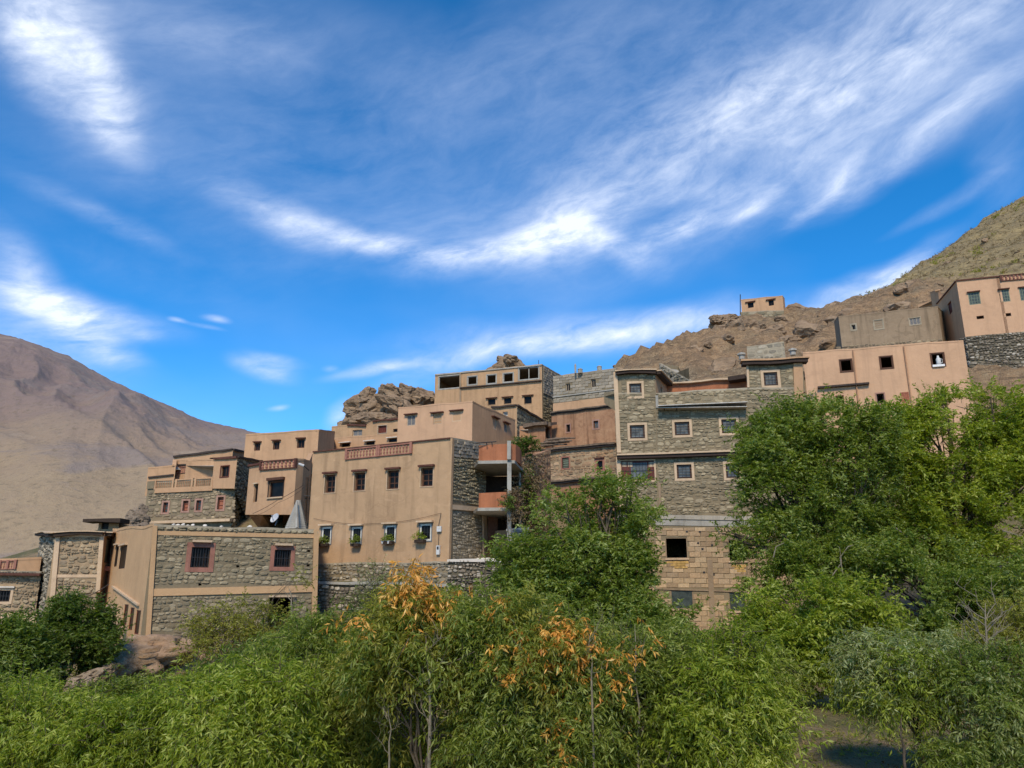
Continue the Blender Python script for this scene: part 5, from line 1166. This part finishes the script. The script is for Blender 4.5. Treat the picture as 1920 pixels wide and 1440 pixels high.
tree('walnut_tree', 'lower walnut tree over the dark hollow at bottom right, with tiered boughs', 'tree',
     [(1540,1140,80,50),(1480,1190,70,50),(1600,1180,80,50),(1540,1230,100,50),(1630,1120,60,40,1),(1460,1130,40,40,1),(1650,1230,40,40),(1430,1200,50,50,1),(1500,1270,80,25,1),(1590,1275,50,18,1)],
     27, (1560,28.5), 3900, 14, .15, .058, 'leaf_bright', 104, droop=.35, tl=.45, bark='bark', tr=.16, surf=.45, gap=.12)
tree('walnut_tree', 'shaded green tree between the two big walnuts and the bottom right corner', 'tree',
     [(1740,1120,90,55),(1830,1140,80,55),(1700,1070,60,40,1),(1900,1110,70,70),(1760,1190,80,45,-1),(1860,1190,80,45),(1690,1160,40,40,1),(1660,1030,60,50,2),(1620,1090,50,50,3),(1780,1060,80,50,3)],
     31, (1800,33), 4800, 14, .15, .06, 'leaf_walnut', 105, droop=.35, tl=.45, bark='bark_dark', tr=.16, gap=.1)
# --- left dark trees
tree('bushy_tree', 'round dark green tree in front of the stone tower house at left', 'tree',
     [(140,1165,55,42),(120,1215,60,45),(170,1215,45,45),(115,1262,50,28),(95,1250,40,35)], 28, (140,28), 2900, 14, .13, .05, 'leaf_dark', 106, droop=.4, tl=.4, tr=.1)
tree('bushy_tree', 'dark green tree cut by the left edge of the picture', 'tree',
     [(20,1210,60,42),(60,1250,45,40),(-10,1260,60,45),(40,1290,60,30)], 26, (20,26), 2600, 14, .13, .05, 'leaf_dark', 107, droop=.4, tl=.4, tr=.1)
tree('shrub', 'loose green shrub climbing the lower wall of the stone and ochre house', 'shrub',
     [(450,1150,55,30),(400,1175,45,30),(440,1195,75,35),(500,1200,50,35),(360,1165,16,20),(385,1215,40,25),(520,1165,30,20),(560,1080,22,12,1)], 29, (440,29), 1300, 12, .09, .036, 'leaf_olive', 108, droop=.4, tl=.35, tr=.05, gap=.0)
tree('shrub', 'dark tangled shrub right of the reddish brown boulder', 'shrub',
     [(470,1235,65,28),(420,1250,40,24),(520,1240,40,35)], 26, (470,26), 900, 14, .09, .036, 'leaf_dark', 109, droop=.4, tl=.35, tr=.05)
tree('shrub', 'feathery grey green shrub in front of the foundation wall', 'shrub', [(700,1100,28,42),(690,1140,38,30),(712,1075,14,24)], 34, (700,34), 420, 12, .10, .022, 'leaf_grey', 110, droop=.2, tl=.4, tr=.03, gap=.0)
tree('shrub', 'small green shrub hanging from the top of the rough mud wall', 'shrub', [(983,832,18,16),(978,848,14,16)], 46, (983,47), 160, 12, .16, .07, 'leaf_dark', 111, tl=.4, tr=.03, gap=0)
tree('shrub', 'low dry shrub on the bank between the dark left trees and the reddish boulder', 'shrub', [(120,1310,60,16),(190,1318,50,16),(250,1300,50,16),(320,1290,50,18),(60,1305,50,20),(380,1285,40,18)], 22, (200,22.5), 1500, 12, .09, .034, 'leaf_mid', 112, droop=.4, tl=.35, tr=.04, gap=.1)
# --- orchard
ORCH = [
 ('bright green peach tree filling the bottom left corner', [(60,1365,110,55),(-10,1400,90,70),(140,1410,100,60),(50,1325,70,25,1),(150,1350,60,35,.5),(0,1310,60,30)], 14.5, 60, 1500, 'leaf_bright', None),
 ('green peach tree below the pale sloping rock slab', [(240,1350,80,30),(310,1355,80,45),(230,1395,80,55),(320,1420,90,50),(345,1312,40,18,.5),(180,1360,30,25)], 14, 260, 1500, 'leaf_bright', None),
 ('yellow green peach tree below the tangled shrub, left of centre', [(420,1330,80,50),(480,1290,60,36),(540,1290,50,40),(420,1400,90,60),(500,1380,80,60),(380,1290,50,25,.6),(540,1420,60,50)], 13, 440, 1600, 'leaf_bright', None),
 ('dark peach tree rising to the corner of the ochre house', [(600,1200,60,45),(570,1250,55,50),(640,1260,60,60),(600,1330,80,60),(660,1360,60,60),(560,1390,70,60),(640,1420,80,50),(560,1180,25,24,.5),(530,1230,45,40,1),(480,1260,45,30,1)], 15, 610, 2000, 'leaf_mid', None),
 ('peach tree with an orange tipped crown and a bare pale trunk', [(770,1130,40,50),(730,1160,40,40),(820,1160,45,40),(770,1210,90,60),(700,1240,50,60),(850,1230,60,60),(740,1290,70,50,.6),(870,1300,60,50,.6),(760,1370,40,50,1),(900,1370,60,70)], 13.5, 806, 1900, 'leaf_olive',
    [('leaf_orange', [(762,1085,12,24),(735,1115,9,28),(788,1112,24,16),(800,1130,16,14),(690,1160,5,10),(825,1105,10,18),(680,1238,4,6)], 110), ('leaf_mid', [(760,1180,70,60),(830,1250,60,60),(700,1260,50,50),(900,1350,60,70)], 700)]),
 ('peach tree with drooping bunches of orange leaves at its top right', [(960,1160,60,45),(900,1180,50,50),(1050,1220,80,50),(970,1230,80,60),(1100,1260,70,50),(1010,1300,100,60),(1100,1340,70,60),(960,1380,80,60),(1060,1410,90,50)], 13, 1000, 2300, 'leaf_mid',
    [('leaf_orange', [(985,1190,9,16),(1034,1185,12,15),(1080,1190,12,20),(1110,1215,13,22),(1045,1222,26,18),(980,1220,8,16),(1120,1235,10,14),(980,1262,16,9),(1085,1270,9,12),(1030,1258,8,10),(1045,1385,6,15),(940,1140,10,10),(1068,1358,6,13),(1008,1205,6,10),(1148,1253,7,7),(1005,1240,10,8),(950,1250,5,6)], 250), ('leaf_olive', [(960,1140,50,24),(1050,1210,60,30),(1000,1270,40,30)], 260)]),
 ('thin peach tree with a pale upright stem below the tall stone house', [(1190,1250,50,50),(1240,1240,60,50),(1200,1330,50,60),(1270,1310,60,60),(1170,1400,60,50),(1260,1400,70,50),(1150,1200,40,30,1)], 13.5, 1192, 1500, 'leaf_mid', [('leaf_orange', [(1183,1165,5,10),(1190,1330,4,8)], 6)]),
 ('leafy green peach tree left of the brown clearing', [(1370,1240,50,50),(1340,1300,70,60),(1400,1320,60,60),(1320,1380,70,60),(1410,1400,60,50),(1440,1350,30,40),(1390,1210,30,30)], 13, 1370, 1800, 'leaf_bright', None),
 ('pale green young peach tree right of the brown clearing', [(1700,1230,70,45),(1640,1270,60,45),(1740,1280,70,50),(1660,1320,50,45),(1740,1340,50,35),(1790,1250,50,45),(1620,1220,40,30)], 17, 1692, 1500, 'leaf_grey', [('leaf_bright', [(1690,1250,70,50),(1650,1310,50,50),(1740,1310,60,40)], 600)]),
 ('grey green bushy tree in the bottom right corner', [(1860,1290,70,55),(1900,1350,60,60),(1830,1370,60,50),(1880,1420,80,40),(1800,1420,50,30),(1920,1260,40,40),(1810,1310,40,40)], 16, 1870, 1700, 'leaf_walnut', [('leaf_grey', [(1850,1300,60,50),(1880,1370,60,50)], 400)]),
 ('yellowish leafy tree at the right edge above the corner bush', [(1870,1200,60,40),(1910,1170,50,50),(1830,1220,40,35),(1930,1230,40,40)], 22, 1900, 900, 'leaf_olive', None),
]
for i, (lb_, bl, Yt, bx, n, mt, ex_) in enumerate(ORCH):
    tree('peach_tree' if 'peach' in lb_ else 'bushy_tree', lb_, 'tree', bl, Yt, (bx, Yt), int(n*1.7), 13, .10, .024, mt, 200+i, 34, droop=1.05, tl=.34, bark='bark' , tr=.05, surf=.5, gap=.34, extra=ex_, flatn=.35)
# second layer of orchard behind, filling between the front trees and the houses
BACK = [
 ('dense peach foliage behind the bottom left tree', [(220,1345,60,22),(60,1335,80,30),(-20,1330,60,40),(310,1325,40,16)], 20, 100, 900, 'leaf_mid'),
 ('dense dark peach tree beneath the lower terrace wall', [(660,1180,50,30),(560,1220,60,40),(480,1260,50,30),(620,1240,80,50),(700,1220,50,40)], 20, 600, 1500, 'leaf_dark'),
 ('dense green peach tree under the retaining wall, behind the orange tipped tree', [(860,1150,60,35),(780,1180,60,40),(920,1190,80,50),(850,1230,100,60),(990,1180,60,50)], 19, 860, 1900, 'leaf_mid'),
 ('dense dark tree between the middle walnut and the thin peach tree', [(1090,1240,90,60),(1200,1260,90,50),(1300,1260,60,60),(1150,1310,120,50),(1400,1260,40,50)], 21, 1180, 1900, 'leaf_dark'),
 ('leafy tree filling the gap under the lower openings of the tall stone house', [(1300,1230,60,40),(1380,1240,60,40),(1250,1200,50,40),(1440,1270,50,50),(1340,1290,90,40)], 20, 1340, 1500, 'leaf_mid'),
 ('bright leafy peach tree behind the two lower left orchard trees', [(340,1345,80,30),(430,1305,70,30),(180,1385,100,36),(520,1290,60,40),(80,1380,100,40)], 17, 300, 1700, 'leaf_bright'),
 ('low dark leafy tree along the bottom edge at left', [(120,1430,150,40),(350,1430,150,50),(250,1380,120,50)], 17, 230, 1300, 'leaf_mid'),
 ('low dark leafy tree along the bottom edge, centre', [(700,1400,120,60),(850,1410,120,50),(1000,1420,100,50),(1150,1380,80,60),(1280,1420,120,50),(1400,1430,60,30)], 17, 950, 2200, 'leaf_dark'),
]
for i, (lb_, bl, Yt, bx, n, mt) in enumerate(BACK):
    tree('peach_tree' if 'peach' in lb_ else 'bushy_tree', lb_, 'tree', bl, Yt, (bx, Yt), int(n*1.5), 13, .12, .032, mt, 300+i, droop=.9, tl=.4, bark='bark_dark', tr=.06, surf=.5, gap=.0, flatn=.35)
# bare pale trunks with upswept twigs
def bare(px, pt, pb, Y, label, seed, n=12, mat='bark_pale', sp=55, tr=.045):
    r = random.Random(seed); a, b = P(px+6, pb, Y), P(px, pt, Y); t_ = thing('bare_tree', Vector((a.x, a.y, height(a.x, a.y)-.1)), label, 'tree')
    mb = MB(); p0 = Vector(t_.location); pts = [p0, a.lerp(b, .15)]+[a.lerp(b, q)+Vector((r.gauss(0, .02), 0, 0)) for q in (.4, .6, .8, 1)]; mb.tube(pts, [tr, tr*.9, tr*.7, tr*.5, tr*.35, tr*.12], 6); mb.build('trunk', mat, t_, smooth=True)
    mb = MB(); s_ = Y/1497
    for i in range(n):
        q = r.uniform(.15, .9); s0 = a.lerp(b, q); dx = r.choice([-1, 1])*r.uniform(.3, 1)*sp*s_; e = s0+Vector((dx, r.uniform(-.4, .4), r.uniform(.6, 1.7)*abs(dx)))
        pt_ = limb(mb, s0, e, tr*.3, tr*.07, seed*5+i, .25, 6, 4)
        for j in range(3): u = pt_[2+j]; limb(mb, u, u+Vector((r.uniform(-.25, .25), r.uniform(-.2, .2), r.uniform(.15, .4))), tr*.12, tr*.04, i*7+j, .2, 4, 3)
    mb.build('twigs', mat, t_)
bare(800, 1190, 1440, 12.9, 'bare pale forked trunk standing in front of the orange tipped peach tree', 1, 12, sp=45, tr=.035)
bare(1190, 1170, 1440, 13.0, 'thin pale straight trunk with upswept twigs below the tall stone house', 2, 10, sp=25, tr=.025)
bare(1105, 1180, 1330, 12.4, 'slender grey stem half hidden among the drooping orange leaves', 3, 6, sp=20, tr=.02)
bare(1847, 1130, 1300, 20, 'dead grey tangled tree by the right edge', 4, 26, sp=60, tr=.05)
bare(545, 1105, 1180, 27, 'crooked white dead branch in front of the lower doorway of the ochre house', 5, 5, sp=25, tr=.06)
bare(1690, 1340, 1440, 15.5, 'thin leaning trunk at the edge of the brown clearing', 6, 4, 'bark', 20, .03)
bare(1480, 1290, 1350, 20, 'pair of thin pale stems at the mouth of the dark hollow', 7, 3, 'bark_pale', 15, .03)
bare(725, 1320, 1440, 13.0, 'thin grey branch left of the bare forked trunk', 8, 6, sp=30, tr=.018)
for k, pts in enumerate([[(1580,1075),(1575,1045),(1590,1025),(1600,1022)],[(1680,990),(1705,1010),(1730,1030)],[(1450,1045),(1455,1025),(1470,1018)],[(1350,1000),(1340,985)],[(1880,995),(1915,1005)],[(1560,1080),(1578,1055),(1574,1025)]]):
    mb = MB(); v = [P(x, y, 32.5+k*.1) for x, y in pts]; mb.tube(v, [.03]+[.022]*(len(v)-2)+[.012], 5)
    prop(mb.build('bare_branch', 'bark_pale', None, v[0]), ['forked pale bare branch over the dark gap of the big walnut','long straight pale branch between the two big walnuts','short curved pale branch by the right yellow-stained opening','tiny pale twig left of the right opening','pale broken branch at the right edge','slim pale branch below the forked one in the big walnut'][k], 'branch')
# vines on the mud wall right of the balconies
tree('climbing_vine', 'dusty brown and green vine climbing the mud wall right of the balconies', 'vine', [(1000,880,22,26),(985,915,20,40),(1010,905,18,22),(990,960,24,40),(1012,870,10,14),(970,945,14,30),(1000,1000,24,30)], 44.2, (990,44.5), 480, 10, .15, .06, 'leaf_dry', 401, droop=.8, tl=.5, tr=.04, gap=0, extra=[('leaf_dark', [(1005,885,22,24),(990,930,22,30),(1000,980,20,30)], 120)], bark='bark_dark')
tree('climbing_vine', 'small vine spilling over the lower terracotta parapet of the balcony', 'vine', [(950,940,12,12),(965,930,10,16),(966,955,12,16)], 40.2, (962,40.2), 220, 10, .10, .04, 'leaf_dry', 402, droop=.8, tl=.3, tr=.02, gap=0, extra=[('leaf_dark', [(955,942,12,12)], 60)], bark='bark_dark')
# flower boxes plants
for k, (t_, f, r_) in enumerate(FB):
    c = f.P((r_[0]+r_[2])/2-.05, r_[1]+.3, .2); w_ = (r_[2]-r_[0])/2; R_ = np.array([w_, .18, .26 if k != 3 else .34]); r = np.random.default_rng(k); tw = []
    for i in range(46):
        v = r.normal(0, 1, 3); v /= np.linalg.norm(v); v[2] = abs(v[2])*1.2-.4; d = v+np.array([0, 0, .3]); d /= np.linalg.norm(d); tw.append((*(np.array(c)+v*R_*r.uniform(.2, 1)), *d, .16))
    leaves_mesh('plant', 'leaf_mid' if k < 3 else 'leaf_bright', np.array(tw), 9, .09, .04, .5, t_, 900+k)
for k, px in enumerate((723, 734)):
    f = H4.faces[0]; c = f.P(*f.hit(px, 1020), .3); t_ = thing('flower_pot', c, ['left of two tiny white pots on the third flower box','right of two tiny white pots on the third flower box'][k], 'pot')
    mb = MB(); mb.tube([c, c+Vector((0,0,.13))], [.06,.08], 8); mb.build('pot_body','white_paint',t_); mb = MB(); mb.tube([c+Vector((0,0,.115)), c+Vector((0,0,.14))], .09, 8); mb.build('rim','white_paint',t_)
# grass, weeds and scrub
def cover(name, mat, pts, k, ll, lw, tl, seed, droop=.2):
    r = np.random.default_rng(seed); tw = []
    for x, y in pts:
        z = height(x, y); d = r.normal(0, .45, 3); d[2] = 1; d /= np.linalg.norm(d); tw.append((x, y, z, *d, tl*r.uniform(.5, 1.4)))
    return prop(leaves_mesh(name, mat, np.array(tw), k, ll, lw, droop, None, seed), kind='stuff')
r = np.random.default_rng(3)
cover('clearing_grass', 'leaf_olive', [(r.uniform(2, 16), r.uniform(15, 32)) for _ in range(1800)], 7, .10, .014, .07, 501)
cover('clearing_weeds', 'leaf_mid', [(r.uniform(3, 16), r.uniform(15, 22)) for _ in range(420) ], 10, .07, .03, .12, 502)
cover('dead_leaves', 'leaf_dry', [(r.uniform(2, 16), r.uniform(15, 32)) for _ in range(1500)], 3, .09, .05, .04, 503, 1.5)
cover('slope_weeds', 'leaf_olive', [(r.uniform(-26, -2), r.uniform(24, 36)) for _ in range(1500)], 9, .12, .03, .2, 504)
pts = []
while len(pts) < 2600:
    x, y = r.uniform(40, 125), r.uniform(76, 175)
    rk_, g_ = masks(np.array([x]), np.array([y]), np.array([30.]))
    if r.uniform() < g_[0]: pts.append((x, y))
cover('dry_grass_tufts', 'leaf_dry', pts, 8, .45, .08, .3, 505)
sc_ = [p_ for p_ in pts if noise.noise(Vector((p_[0]*.07, p_[1]*.07, 2.))) > .12][:150]
cover('hillside_scrub', 'leaf_olive', [(p_[0]+r.normal(0, .5), p_[1]+r.normal(0, .5)) for p_ in sc_ for _ in range(int(r.integers(2, 9)))], 12, .28, .10, .55, 506)
